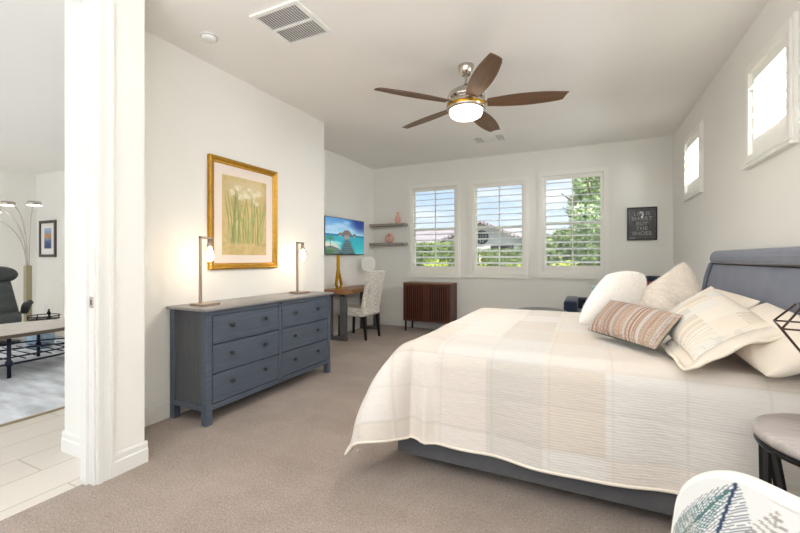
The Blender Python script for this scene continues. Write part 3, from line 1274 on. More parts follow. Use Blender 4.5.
def parsons_chair():
    t = thing('dining_chair', 'high-backed chair in script-print cream fabric with black legs at the desk', 'chair', (-3.385, 5.50, 0), math.radians(-4))
    # faces -x (towards the wall).  seat
    def cushion_box(name, x0, x1, y0, y1, z0, z1, seed, lean=0.0, n=28):
        mb = MB()
        vs_, fs, pc = [], [], []
        def face(fn, uvf, nu, nv):
            o = len(vs_)
            for i in range(nu + 1):
                for j in range(nv + 1):
                    vs_.append(fn(i / nu, j / nv)); pc.append(uvf(i / nu, j / nv))
            for i in range(nu):
                for j in range(nv):
                    a = o + i * (nv + 1) + j
                    fs.append((a, a + 1, a + nv + 2, a + nv + 1))
        L, W, Hh = x1 - x0, y1 - y0, z1 - z0
        def rnd_(p):
            # soften the corners and lean
            x, y, z = p
            cx, cy, cz = (x0 + x1) / 2, (y0 + y1) / 2, (z0 + z1) / 2
            r = .022
            q = Vector((max(abs(x - cx) - L / 2 + r, 0), max(abs(y - cy) - W / 2 + r, 0), max(abs(z - cz) - Hh / 2 + r, 0)))
            if q.length > r:
                k = r / q.length
                sx, sy, sz = (1 if x > cx else -1), (1 if y > cy else -1), (1 if z > cz else -1)
                if q.x > 0: x = cx + sx * (L / 2 - r + q.x * k)
                if q.y > 0: y = cy + sy * (W / 2 - r + q.y * k)
                if q.z > 0: z = cz + sz * (Hh / 2 - r + q.z * k)
            return (x + lean * max(0, z - .5) , y, z)
        N = 90
        face(lambda a, b: rnd_((x1, y0 + W * a, z0 + Hh * b)), lambda a, b: (W * a, z0 + Hh * b), int(W * 150), int(Hh * 150))
        face(lambda a, b: rnd_((x0, y0 + W * a, z0 + Hh * b)), lambda a, b: (W * a + 2, z0 + Hh * b), int(W * 150), int(Hh * 150))
        face(lambda a, b: rnd_((x0 + L * a, y0, z0 + Hh * b)), lambda a, b: (L * a + 4, z0 + Hh * b), max(8, int(L * 150)), int(Hh * 150))
        face(lambda a, b: rnd_((x0 + L * a, y1, z0 + Hh * b)), lambda a, b: (L * a + 6, z0 + Hh * b), max(8, int(L * 150)), int(Hh * 150))
        face(lambda a, b: rnd_((x0 + L * a, y0 + W * b, z1)), lambda a, b: (W * b + 8, L * a), max(8, int(L * 150)), int(W * 150))
        face(lambda a, b: rnd_((x0 + L * a, y0 + W * b, z0)), lambda a, b: (W * b + 8, L * a), max(8, int(L * 150)), int(W * 150))
        mb.add(vs_, fs, True)
        o = mb.build(name, 'printed_fabric', t, fix=False)
        vcol(o, script_cols(np.array(pc), seed))
        # weld the seams so that shading is right
        return o
    cushion_box('seat', -.27, .24, -.225, .225, .36, .49, 1)
    cushion_box('backrest', .19, .275, -.225, .225, .38, 1.095, 2, lean=.20)
    for (x, y, dx) in ((-.235, -.195, -.01), (-.235, .195, -.01), (.235, -.195, .045), (.235, .195, .045)):
        m = MB()
        m.add([(x - .02, y - .02, .37), (x + .02, y - .02, .37), (x + .02, y + .02, .37), (x - .02, y + .02, .37),
               (x + dx - .015, y - .015, 0), (x + dx + .015, y - .015, 0), (x + dx + .015, y + .015, 0), (x + dx - .015, y + .015, 0)],
              [(0, 1, 2, 3), (7, 6, 5, 4), (0, 4, 5, 1), (1, 5, 6, 2), (2, 6, 7, 3), (3, 7, 4, 0)])
        m.build('leg', 'black_wood', t)


parsons_chair()


# --- makeup mirror on the desk
def mirror():
    t = thing('makeup_mirror', 'white rounded vanity mirror standing on the desk behind the chair back', 'mirror', (-3.56, 6.12, .795), math.radians(32))
    m = MB()
    m.lathe([(.07, 0), (.07, .012), (.02, .02), (.012, .03), (.012, .27), (0, .27)], seg=24)
    m.build('stand', 'plastic_white', t)

    def rr(w, h, r, n=8):
        pts = []
        for cx, cz, a0 in ((w - r, h - r, 0), (-w + r, h - r, PI / 2), (-w + r, -h + r, PI), (w - r, -h + r, 3 * PI / 2)):
            for k in range(n + 1):
                a = a0 + PI / 2 * k / n
                pts.append((cx + r * math.cos(a), .395 + cz + r * math.sin(a)))
        return pts
    m = MB()
    m.prism(rr(.122, .128, .095), 'y', -.02, .012)
    m.build('head', 'plastic_white', t)
    m = MB()
    m.prism(rr(.104, .110, .082), 'y', -.0215, -.02)
    m.build('glass', 'white_back', t)
    m = MB()
    m.prism(rr(.126, .132, .098), 'y', .004, .010)
    m.build('rim', 'brushed_nickel', t)


mirror()


def gold_sculpture():
    t = thing('gold_sculpture', 'gold twisted ribbon sculpture at the near end of the desk', 'sculpture', (-3.49, 5.10, .7955))
    m = MB()
    m.rbox(-.05, .05, -.06, .06, 0, .02, .004, 1)
    m.build('base', 'gold_bright', t)
    for s in (-1, 1):
        m = MB()
        pts = []
        for i in range(29):
            u = i / 28
            z = .02 + .53 * u
            y = -.035 + s * .012 + (.055 * s + .022) * max(0, (.62 - u) / .62) ** 1.4 - (s * .05 * max(0, (.12 - u) / .12))
            x = .014 * s * math.cos(u * PI * 1.2)
            pts.append((x, y, z))
        m.tube(pts, [.022 + .008 * math.sin(PI * (.15 + .75 * i / 28)) for i in range(29)], 8, flat=(1.0, .5))
        m.build('ribbon', 'gold_bright', t)


gold_sculpture()


# --- wall television
def television():
    t = thing('television', 'wall-mounted television showing a turquoise beach pier scene above the desk', 'television', (XN, 5.61, 1.66))
    w, h = 1.20, .615
    m = MB()
    m.rbox(.055, .085, -w / 2, w / 2, -h / 2, h / 2, .004, 1)
    m.build('casing', 'plastic_black', t)
    m = MB()
    m.box(0, .055, -.2, .2, -.15, .15)
    m.build('wall_mount', 'plastic_black', t)
    A = w / h
    a = Art(210, 108, A, '#5a9fd4')
    y = a.y
    sky = np.clip((y - .56) / .44, 0, 1)
    c0, c1 = np.array(hexc('#a9d3ea')), np.array(hexc('#3f86c6'))
    a.a = c0 + (c1 - c0) * sky[..., None]
    for (cx, cy, rx, ry) in ((.3, .72, .28, .06), (.75, .80, .34, .07), (1.2, .70, .3, .05), (1.05, .9, .2, .04)):
        a.ell(cx, cy, rx, ry, '#bcd9ec', .55, .9)
    a.ell(1.75, .95, .45, .26, '#23357f', .8, .9)
    sea = (y < .56).astype(float)
    a.mix(sea, '#2aa6ba')
    a.mix(np.clip((.56 - y) / .02, 0, 1) * (y < .57) * (y > .50), '#1c6c9c', .8)
    a.mix(np.clip((.42 - y) / .42, 0, 1), '#5fd0cd', .7)
    # sand on the left, pale foreground
    a.ell(.18, .14, .50, .20, '#d9d6c6', .95, .4)
    a.ell(.45, .30, .30, .06, '#a7dcd9', .7, .5)
    # pier in perspective
    a.poly([(.66, 0), (1.46, 0), (1.13, .42), (.94, .42)], '#4a5a63', .9)
    a.poly([(0, 0), (.85, 0), (.60, .16), (.30, .22), (0, .20)], '#41575a', .75)
    for k in range(9):
        s = (k / 9) ** 1.5
        yy = .42 - .42 * s
        a.line([(.94 - .28 * s, yy), (1.13 + .33 * s, yy)], .010, '#8a9aa0', .6)
    for s0 in (-1, 1):
        a.line([(.92 if s0 < 0 else 1.13, .46), (.64 if s0 < 0 else 1.50, .04)], .014, '#2f3a40', .9)
    # huts
    for (cx, cy, s) in ((1.02, .55, 1.25), (.70, .545, .55), (1.42, .545, .5)):
        a.poly([(cx - .10 * s, cy - .10 * s), (cx + .10 * s, cy - .10 * s), (cx + .10 * s, cy + .02), (cx - .10 * s, cy + .02)], '#a3968a')
        a.poly([(cx - .24 * s, cy), (cx + .24 * s, cy), (cx + .08 * s, cy + .11 * s), (cx - .08 * s, cy + .11 * s)], '#75685f')
    a.line([(.35, .54), (1.75, .54)], .012, '#3d5d6c', .8)
    # palm and greenery at the left
    a.line([(.20, .10), (.24, .26), (.22, .40)], .022, '#66513a')
    for k in range(9):
        an = -.3 + k * .46
        a.line([(.22, .40), (.22 + .13 * math.cos(an), .40 + .09 * math.sin(an) + .02), (.22 + .21 * math.cos(an), .38 + .12 * math.sin(an))], .018, '#3f6b45', .95)
    for k in range(10):
        a.ell(.05 + .035 * k, .06 + .03 * (k % 3), .05, .05, ['#4b7a4c', '#2f5f4a', '#6d8f62'][k % 3], .8, .5)
    a.noise(.06, 8, 3)
    a.sheet('screen', (.0856, -w / 2 + .012, -h / 2 + .014), (0, w - .024, 0), (0, 0, h - .026), 'screen_picture', t)


television()


# --- floating shelves with vases
def floating_shelf(z, label):
    t = thing('floating_shelf', label, 'shelf', (-3.39, YB, z), 0, 'floating shelves left of the windows')
    m = MB()
    m.rbox(-.38, .36, -.20, 0, -.045, 0, .003, 1)
    m.build('board', 'grey_shelf', t)
    return t


s1 = floating_shelf(1.945, 'upper grey wood floating shelf holding the bottle vase')
s2 = dup(s1, (-3.39, YB, 1.583), 0, 'lower grey wood floating shelf holding the round vase with a hole')
t = thing('bottle_vase', 'slim pink clay bottle vase on the upper floating shelf', 'vase', (-3.205, 6.61, 1.945))
m = MB()
m.lathe([(.035, 0), (.048, .02), (.054, .06), (.050, .10), (.034, .135), (.022, .165), (.024, .195), (.032, .212), (.026, .212), (.018, .18)], seg=28, cap=False)
m.lathe([(.0, .002), (.035, .002)], seg=28, cap=False)
m.build('body', 'terracotta', t)
t = thing('ring_vase', 'pink clay ring vase with a central hole on the lower floating shelf', 'vase', (-3.385, 6.61, 1.5845))
m = MB()
pts = []
n = 32
for k in range(n):
    a = 2 * PI * k / n
    pts.append((.062 * math.sin(a), 0, .095 - .055 * math.cos(a) + (.012 if math.cos(a) < -.8 else 0)))
m.tube(pts, [.030 + .008 * math.cos(2 * PI * k / n) for k in range(n)], 12, closed=True)
m.build('body', 'terracotta', t)
m = MB()
m.lathe([(.020, .158), (.014, .172), (.016, .190), (.010, .190), (.008, .162)], seg=16, cap=False)
m.build('neck', 'terracotta', t)


# --- walnut slatted cabinet
def slat_cabinet():
    t = thing('slatted_cabinet', 'dark walnut cabinet with vertical-slat doors on thin black legs under the left window', 'cabinet', (-2.50, 6.46, 0))
    w, d, z0, z1 = .437, .19, .185, .862
    m = MB()
    m.box(-w, w, -d + .02, d, z0, z0 + .025)
    m.box(-w, w, -d + .02, d, z1 - .025, z1 - .004)
    m.box(-w, -w + .022, -d + .02, d, z0, z1 - .004)
    m.box(w - .022, w, -d + .02, d, z0, z1 - .004)
    m.box(-w, w, d - .012, d, z0, z1 - .004)
    m.box(-.012, .012, -d + .03, d, z0, z1 - .004)
    m.build('carcass', 'walnut', t)
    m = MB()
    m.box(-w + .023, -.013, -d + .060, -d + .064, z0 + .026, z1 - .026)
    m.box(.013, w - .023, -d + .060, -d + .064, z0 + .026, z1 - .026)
    m.build('slat_gap_shade', 'cab_gap_shade', t)  # dark sheets put in for the shade between the slats
    m = MB()
    m.rbox(-w - .004, w + .004, -d, d, z1 - .02, z1, .003, 1)
    m.build('top', 'walnut_top', t)
    for s in (-1, 1):
        m = MB()
        a, b = (-w + .006, -.004) if s < 0 else (.004, w - .006)
        f = .032
        zb, zt = z0 + .008, z1 - .026
        m.box(a, a + f, -d, -d + .022, zb, zt)
        m.box(b - f, b, -d, -d + .022, zb, zt)
        m.box(a + f, b - f, -d, -d + .022, zb, zb + f)
        m.box(a + f, b - f, -d, -d + .022, zt - f, zt)
        n = 9
        for k in range(n):
            x = a + f + (k + .5) * (b - a - 2 * f) / n
            m.box(x - .0105, x + .0105, -d + .002, -d + .018, zb + f, zt - f)
        m.build('door', 'walnut', t)
    for (x, y) in ((-w + .03, -d + .05), (-w + .03, d - .03), (w - .03, -d + .05), (w - .03, d - .03)):
        m = MB()
        m.box(x - .011, x + .011, y - .011, y + .011, 0, z0)
        m.build('leg', 'black_metal', t)


slat_cabinet()


# --- sign on the back wall
def sign():
    t = thing('framed_sign', 'small black-framed grey sign reading LIFE IS SHORT BUY THE SHOES', 'sign', (.742, YB, 1.80))
    w, h = .19, .243
    m = MB()
    m.ring(-w, w, -h, h, .022, 0, -.026, lambda u, q, z: (u, q, z))
    m.build('frame', 'black_frame', t)
    a = Art(90, 116, w / h, '#4a4b50')
    a.noise(.10, 4, 3)
    a.noise(.06, 9, 14)
    asp = w / h
    a.line([(.03, .03), (asp * .25, .05)], .03, '#b9bbbd', .8)  # pale streaks painted into the print for reflections on the sign
    a.line([(.035, .55), (.035, .97)], .012, '#8e9094', .7)
    a.sheet('print', (-w + .016, -.008, -h + .016), (2 * w - .032, 0, 0), (0, 0, 2 * h - .032), 'printed_paper', t)
    lines = [('LIFE', -.035, .148), ('IS', .075, .148), ('SHORT', 0, .075), ('BUY', 0, .002), ('THE', 0, -.071), ('SHOES', 0, -.144)]
    for s, lx, z in lines:
        cu = bpy.data.curves.new('lettering', 'FONT')
        cu.body = s
        cu.size = .078
        cu.align_x = 'CENTER'
        cu.align_y = 'CENTER'
        cu.extrude = .0006
        ob = bpy.data.objects.new('lettering', cu)
        C.objects.link(ob)
        bpy.context.view_layer.update()
        me = bpy.data.meshes.new_from_object(ob.evaluated_get(bpy.context.evaluated_depsgraph_get()))
        bpy.data.objects.remove(ob)
        me.name = 'lettering'
        me.materials.clear()
        me.materials.append(M['sign_letter'])
        o = bpy.data.objects.new('lettering', me)
        C.objects.link(o)
        o.parent = t
        o.location = (lx, -.0092, z)
        o.rotation_euler = (PI / 2, 0, 0)
        o.scale = (1.05, 1, 1)
    m = MB()
    m.box(-w + .016, w - .016, -.013, -.012, -h + .016, h - .016)
    m.build('glass', 'picture_glass', t)


simple('sign_letter', '#a9aaab', 0.6)
sign()


# ================================================================== BED
BN, BF = 2.17, 4.17        # near and far mattress edges (y)
BFT, BHD = -1.06, .93      # foot and head (x)
BZ = .775


def bed():
    t = thing('bed', 'king bed with grey upholstered scroll headboard and low padded rails', 'bed', (0, 3.17, 0))
    oy = 3.17
    # headboard: profile in (x,z), extruded along y, with a rolled-back crest
    prof = [(.955, .04), (.955, .95), (.958, 1.05), (.968, 1.12), (.985, 1.19), (.998, 1.245), (.985, 1.258), (.976, 1.278), (.976, 1.305), (.986, 1.332), (1.006, 1.352), (1.030, 1.358), (1.055, 1.348), (1.070, 1.325), (1.072, 1.29), (1.062, 1.24), (1.055, 1.15), (1.055, .04)]
    m = MB()
    ys_ = [2.13 - oy, 4.25 - oy]
    n = len(prof)
    rows = []
    for y, ins in ((ys_[0], .012), (ys_[0] + .006, .004), (ys_[0] + .016, 0), (ys_[1] - .016, 0), (ys_[1] - .006, .004), (ys_[1], .012)):
        rows.append([(x + (ins if i < 11 else -ins * .5), y, z - (ins if z > 1.3 else 0)) for i, (x, z) in enumerate(prof)])
    vs_ = [p for r in rows for p in r]
    fs = [tuple(range(n)), tuple(range(len(vs_) - 1, len(vs_) - n - 1, -1))]
    for r in range(len(rows) - 1):
        for i in range(n):
            j = (i + 1) % n
            fs.append((r * n + i, r * n + j, (r + 1) * n + j, (r + 1) * n + i))
    m.add(vs_, fs, False)
    hb = m.build('headboard', 'headboard_fabric', t)
    # padded border strip down the far and near ends of the headboard, with curving outline
    for (yy, s) in ((ys_[1], 1), (ys_[0], -1)):
        P = []
        for i in range(14):
            u = i / 13
            z = 1.25 - .42 * u
            x = .990 - .045 * min(1, u * 1.6) - .012 * math.sin(min(1, u * 1.6) * PI)
            P.append(Vector((x, yy + s * (.004 + .05 * (u * 1.5) ** 2 if u < .67 else .054) - s * .01, z)))
        mb = MB()
        mb.tube(P, .022, 10, flat=(1.0, .8))
        mb.build('border', 'headboard_fabric', hb)
    mb = MB()
    k = 0
    for i in range(86):
        y = ys_[0] + .03 + i * (ys_[1] - ys_[0] - .06) / 85
        mat = Matrix.Translation((.992, y, 1.247)) @ Matrix.Rotation(-PI / 2, 4, 'Y')
        mb.lathe([(.0062, 0), (.005, .004), (0, .0055)], seg=6, mat=mat)
    mb.build('nailhead_trim', 'brown_metal', hb)
    mb = MB()
    mb.tube([(.985, ys_[0] + .01, 1.256), (.985, ys_[1] - .01, 1.256)], .006, 8)
    mb.build('piping', 'rail_fabric', hb)
    # rails
    mb = MB()
    mb.rbox(-1.062, .955, 2.185 - oy, 2.225 - oy, .088, .36, .012, 3)
    mb.build('side_rail', 'rail_fabric', t)
    mb = MB()
    mb.rbox(-1.062, .955, 4.115 - oy, 4.155 - oy, .088, .36, .012, 3)
    mb.build('side_rail', 'rail_fabric', t)
    mb = MB()
    mb.rbox(-1.062, -1.022, 2.226 - oy, 4.114 - oy, .088, .36, .012, 3)
    mb.build('foot_rail', 'rail_fabric', t)
    for (x, y) in ((-.70, 2.42), (-.70, 3.92), (.80, 2.42), (.80, 3.92)):
        mb = MB()
        mb.box(x - .03, x + .03, y - oy - .03, y - oy + .03, 0, .30)
        mb.build('leg', 'black_wood', t)
    mb = MB()
    mb.rbox(-.99, .95, 2.235 - oy, 4.105 - oy, .30, .735, .06, 4)
    mb.build('mattress', 'mattress', t)


bed()


def quilt():
    # cloth coordinates: a along x from the foot edge (negative = hanging at the foot), b along y from the near edge
    La, Lb = .56, .515
    R = .12
    W = BF - BN
    LEN = BHD - BFT
    rs = np.random.RandomState(3)
    na, nb_ = 290, 330
    A = np.linspace(-La, LEN, na)
    B = np.linspace(-Lb, W + Lb, nb_)

    def bend(s, flare):
        # rounded shoulder, then a straight slightly flared fall
        """arc-length s past the edge -> (outward, down)"""
        q = PI / 2 - flare
        if s <= 0: return 0.0, 0.0
        arc = R * q
        if s < arc:
            an = s / R
            return R * math.sin(an), R * (1 - math.cos(an))
        o, d = R * math.sin(q), R * (1 - math.cos(q))
        r = s - arc
        return o + r * math.sin(flare), d + r * math.cos(flare)
    # wrinkle field (sum of random waves, in metres)
    waves = [(rs.uniform(4, 13), rs.uniform(0, 2 * PI), rs.uniform(0, 2 * PI), rs.uniform(.4, 1)) for _ in range(14)]

    def wr(a, b):
        return sum(w * math.sin(f * (a * math.cos(th) + b * math.sin(th)) + p) for f, th, p, w in waves) / 14
    PA = .295
    verts, uv, cols = [], [], []
    tones = {}

    def tone(i, j):
        if (i, j) not in tones:
            r = random.Random(i * 131 + j * 17 + 5)
            tones[(i, j)] = r.choice(['#d8cfc6', '#dbd3cb', '#d5ccc1', '#dcd6d0', '#d7d2cc', '#dad0c6'])
        return tones[(i, j)]
    special = {4: ['#cfc9c2', '#ccc5bd', '#d5d2ce'], 5: ['#d6ccc1', '#d3c8bc', '#dad3cb']}
    for a in A:
        for b in B:
            da = max(0.0, R * .9 - a)
            dbn = max(0.0, R * .9 - b)
            dbf = max(0.0, b - (W - R * .9))
            db = max(dbn, dbf)
            sy = -1 if dbn > 0 else 1
            x0 = BFT + max(a, R * .9)
            y0 = BN + min(max(b, R * .9), W - R * .9)
            z = BZ
            if da > 0 and db > 0:
                rho = math.hypot(da, db)
                ph = math.atan2(db, da)
                k = math.sin(2 * ph)
                # square cloth corner: lets the tip run out along the diagonal
                s = rho * (1 - .080 * k)
                fl = .10 + .48 * k ** 1.3
                o, d = bend(s, fl)
                puff = .10 * k * math.sin(PI * min(1, s / .78))
                o += puff
                # keep the drop above the carpet
                x = x0 - o * math.cos(ph)
                y = y0 + sy * o * math.sin(ph)
                z = BZ - d
                fold = .020 * math.sin(ph * 6 + .6) * min(1, max(0, rho - .15) / .3)
                x -= fold * math.cos(ph)
                y += sy * fold * math.sin(ph)
                if z < .022:
                    z = .022 + .006 * math.sin(rho * 30)
            elif da > 0:
                o, d = bend(da, .13)
                x, y, z = x0 - o, y0, BZ - d
                x -= .018 * math.sin(b * 9.0 + .5) * min(1, da / .4)
            elif db > 0:
                fl = .055 + .08 * math.exp(-max(a, 0) / .12)
                o, d = bend(db, fl)
                x, y, z = x0, y0 + sy * o, BZ - d
                ripple = .012 * math.sin(a * 7.5 + .4) + .008 * math.sin(a * 16 + 1)
                if sy < 0:
                    # one soft tuck near the foot
                    ripple += .030 * math.exp(-((a - .20 - .02 * db) / .035) ** 2) - .022 * math.exp(-((a - .12) / .05) ** 2)
                y += sy * ripple * min(1, max(0, db - .1) / .35)
                x += .0
                z += .020 * math.sin(a * 2.6 + 2.5) * min(1, max(0, db - .3) / .2)
            else:
                x, y = x0, y0
                # gentle loft and sag on top
                z = BZ + .010 * math.sin(a * 3.1) * math.sin(b * 2.7)
            # wrinkles and quilting puffs
            w = wr(a, b) * .022
            pu = abs(math.sin(PI * a / PA)) ** .5 * abs(math.sin(PI * b / .20)) ** .5
            off = w + .004 * (pu - .5)
            if da > 0 or db > 0:
                hh = min(1, (max(da, db)) / (R * 1.2))
                nx = -da / (math.hypot(da, db) + 1e-9)
                ny = sy * db / (math.hypot(da, db) + 1e-9)
                x += nx * off * hh
                y += ny * off * hh
                z += off * (1 - hh)
            else:
                z += off
            verts.append((x, y, z))
            uv.append((a, b))
            i = int(math.floor((a + .62) / PA))
            j = int(math.floor((b + 2.0) / .40))
            c = np.array(hexc(special[i][j % 3] if i in special and (j % 2 == 0 or i == 4) else tone(i, j)))
            fa = abs((a / PA) - round(a / PA)) * PA
            fb = abs((b / .20) - round(b / .20)) * .20
            if min(fa, fb) < .005:
                c = c * .965
            cols.append(c)
    mb = MB()
    mb.v = verts
    for i in range(na - 1):
        for j in range(nb_ - 1):
            p = i * nb_ + j
            mb.f.append((p, p + nb_, p + nb_ + 1, p + 1))
    mb.sm = [True] * len(mb.f)
    q = mb.build('quilt', 'quilt', None, fix=False)
    tag(q, 'cream and beige striped patchwork quilt spread over the bed', 'quilt')
    uvmap(q, uv)
    vcol(q, cols)
    sm = q.modifiers.new('thick', 'SOLIDIFY')
    sm.thickness = .012
    sm.offset = -1
    # bound hem
    edge = [verts[i * nb_] for i in range(na - 1, -1, -1)] + [verts[j] for j in range(1, nb_)] + [verts[i * nb_ + nb_ - 1] for i in range(1, na)]
    mb = MB()
    mb.tube([edge[i] for i in range(0, len(edge), 3)], .008, 6)
    mb.build('binding', 'cream_trim', q)


quilt()


# ------------------------------------------------------------------ pillows
def frame_mat(center, right, up):
    r = Vector(right).normalized()
    u = Vector(up)
    u = (u - r * u.dot(r)).normalized()
    n = r.cross(u).normalized()
    mt = Matrix((r, u, n)).transposed().to_4x4()
    mt.translation = Vector(center)
    return mt


def pillow_grid(w, h, t, n=44, pw=2.4, pinch=.06, seed=0, wrinkle=.008, sag=0.0, back=1.0, dogear=0.0):
    """returns list of points and faces of a stuffed pillow, z = thickness"""
    rs = np.random.RandomState(seed)
    waves = [(rs.uniform(8, 26), rs.uniform(0, PI), rs.uniform(0, 6), rs.uniform(.3, 1)) for _ in range(10)]
    vs_, uv = [], []
    for side in (1, -1):
        for i in range(n + 1):
            for j in range(n + 1):
                u, v = -1 + 2 * i / n, -1 + 2 * j / n
                # denser near the seam
                u = math.sin(u * PI / 2) * .35 + u * .65
                v = math.sin(v * PI / 2) * .35 + v * .65
                prof = max(0, (1 - abs(u) ** pw)) ** .55 * max(0, (1 - abs(v) ** pw)) ** .55
                x = w / 2 * u * (1 - pinch * (1 - v * v) * abs(u) ** 3 * 1.0)
                y = h / 2 * v * (1 - pinch * (1 - u * u) * abs(v) ** 3 * 1.0)
                if dogear:
                    cc = (abs(u) * abs(v)) ** 6
                    x += dogear * cc * (1 if u > 0 else -1)
                    y += dogear * cc * (1 if v > 0 else -1)
                wz = sum(a * math.sin(f * (x * math.cos(th) + y * math.sin(th)) + p) for f, th, p, a in waves) / 10
                z = side * (t / 2) * prof * (back if side < 0 else 1) + wrinkle * wz * (prof ** .5)
                # slump: the belly slides towards the bottom
                z *= (1 - sag * v)
                vs_.append((x, y, z))
                uv.append((x, y))
    fs = []
    k = (n + 1) ** 2
    for s in (0, 1):
        for i in range(n):
            for j in range(n):
                a = s * k + i * (n + 1) + j
                f = (a, a + n + 1, a + n + 2, a + 1)
                fs.append(f if s == 0 else tuple(reversed(f)))
    return vs_, fs, uv


def pillow(name, label, mat, center, right, up, w, h, t, colfn=None, bend=0.0, **kw):
    vs_, fs, uv = pillow_grid(w, h, t, **kw)
    if bend:
        vs_ = [(x, y, z + bend * (x / w * 2) ** 2) for x, y, z in vs_]
    mb = MB()
    mb.add(vs_, fs, True)
    o = mb.build(name, mat, None, fix=False)
    bm = bmesh.new()
    bm.from_mesh(o.data)
    if colfn is None:
        bmesh.ops.remove_doubles(bm, verts=bm.verts[:], dist=1e-5)
        bm.to_mesh(o.data)
    bm.free()
    if colfn is not None:
        uvmap(o, uv)
        n = len(vs_) // 2
        vcol(o, [colfn(u[0], u[1], 1 if i < n else -1) for i, u in enumerate(uv)])
    o.matrix_world = frame_mat(center, right, up)
    tag(o, label, 'pillow', 'pillows on the bed')
    return o


def add_fur(o, count, length, seed, mat, width=.0016):
    """short strands rooted on the pillow's own surface"""
    rnd = random.Random(seed)
    me = o.data
    polys = list(me.polygons)
    ws = [p.area for p in polys]
    mb = MB()
    for p in rnd.choices(polys, ws, k=count):
        vv = [me.vertices[i].co for i in p.vertices]
        a, b = rnd.random(), rnd.random()
        q = vv[0] * (1 - a) * (1 - b) + vv[1 % len(vv)] * a * (1 - b) + vv[2 % len(vv)] * a * b + vv[-1] * (1 - a) * b
        d = (p.normal + Vector((rnd.gauss(0, .5), rnd.gauss(0, .5) - .3, rnd.gauss(0, .5)))).normalized()
        s = d.orthogonal().normalized() * width
        s.rotate(Matrix.Rotation(rnd.random() * 6, 3, d))
        L = length * (.6 + .6 * rnd.random())
        mb.add([q - d * .002 + s, q - d * .002 - s, q + d * L], [(0, 1, 2)])
    f = mb.build('fur', mat, o, fix=False)
    tag(f, kind='stuff')
    return f


def pillow_quad(name, label, mat, BL, BR, TR, TL, t, colfn=None, n=44, pw=2.4, round_=0.0, seed=0, wrinkle=.008, sag=.1, back=1.0, group='pillows on the bed', pinch=.05):
    """stuffed pillow fitted to four corners (seen from its front: bottom-left, bottom-right, top-right, top-left)"""
    BL, BR, TR, TL = map(Vector, (BL, BR, TR, TL))
    w = ((BR - BL).length + (TR - TL).length) / 2
    h = ((TL - BL).length + (TR - BR).length) / 2
    vs_, fs, uv = pillow_grid(w, h, t, n=n, pw=pw, seed=seed, wrinkle=wrinkle, sag=sag, back=back, pinch=pinch)
    org = (BL + BR + TR + TL) / 4
    out = []
    for (x, y, z) in vs_:
        u, v = x / w * 2, y / h * 2
        if round_:
            u, v = u * math.sqrt(1 - round_ * v * v / 2), v * math.sqrt(1 - round_ * u * u / 2)
        a, b = (u + 1) / 2, (v + 1) / 2
        p = BL * (1 - a) * (1 - b) + BR * a * (1 - b) + TR * a * b + TL * (1 - a) * b
        nrm = ((BR - BL) * (1 - b) + (TR - TL) * b).cross((TL - BL) * (1 - a) + (TR - BR) * a).normalized()
        out.append(p + nrm * z - org)
    mb = MB()
    mb.add(out, fs, True)
    o = mb.build(name, mat, None, fix=False, loc=org)
    if colfn is None:
        bm = bmesh.new()
        bm.from_mesh(o.data)
        bmesh.ops.remove_doubles(bm, verts=bm.verts[:], dist=1e-5)
        bm.to_mesh(o.data)
        bm.free()
    else:
        uvmap(o, uv)
        k = len(out) // 2
        vcol(o, [colfn(q[0], q[1], 1 if i < k else -1) for i, q in enumerate(uv)])
    return tag(o, label, 'pillow', group)


pillow_quad('bed_pillow', 'large plain cream pillow against the headboard, behind the patchwork sham and fur pillow', 'cream_linen',
            (.66, 3.78, .83), (.70, 2.86, .84), (.885, 2.80, 1.06), (.885, 3.76, 1.07), .15, seed=3, wrinkle=.02, round_=.22)
pillow_quad('bed_pillow', 'large plain cream pillow slumped at the near bed edge, spilling out of the sham', 'cream_linen',
            (.66, 2.80, .835), (.655, 2.05, .805), (.91, 2.00, .985), (.895, 2.80, 1.065), .17, seed=5, wrinkle=.055, round_=.28)


def sham_col(x, y, s):
    i, j = math.floor((x + 1) / .155), math.floor((y + 1) / .16)
    r = random.Random(i * 31 + j * 7)
    c = np.array(hexc(r.choice(['#e8e0d3', '#e3ded6', '#eae1d4', '#dedad4', '#e5dacb'])))
    if r.random() < .5:
        st = .5 + .5 * math.sin(y * 2 * PI / .012)
        st2 = .5 + .5 * math.sin(x * 2 * PI / .012)
        c = c * (1 - .14 * st * (st2 > .3))
    return c


SB = [(.41, 3.00, .86), (.435, 2.12, .83), (.775, 2.28, .985), (.755, 3.24, 1.11)]
sham = pillow_quad('patchwork_sham', 'pillow in a pale patchwork sham with corded hem, leaning on the cream pillows', 'woven', *SB, .16, colfn=sham_col, n=100, seed=8, wrinkle=.018, sag=.12)
# loose flange with a cord round the open near end and part of the front edge
so = sham.location.copy()
c0, c1, c2, c3 = [Vector(p) - so for p in SB]
path, inn = [], []
for i in range(13):
    u = i / 12
    p = c0 * (1 - u) * .55 + c1 * (1 - (1 - u) * .55)
    inn.append(p + Vector((.02, 0, .01)))
    path.append(p + Vector((-.035, -.01 * u, -.035 + .006 * math.sin(i * 1.1))))
for i in range(1, 17):
    u = i / 16
    p = c1 * (1 - u) + c2 * u
    inn.append(p + Vector((0, .02, .01 + .03 * math.sin(PI * u))))
    path.append(p + Vector((-.02 * (1 - u) + .02 * u, -.055 - .012 * math.sin(PI * u), -.022 + .035 * math.sin(PI * u) + .006 * math.sin(i * .9))))
mb = MB()
mb.grid([inn, path])
fl = mb.build('flange', 'cream_linen', sham, fix=False)
fl.modifiers.new('thick', 'SOLIDIFY').thickness = .006
mb = MB()
mb.tube(path, .009, 8)
mb.build('corded_hem', 'cream_trim', sham)

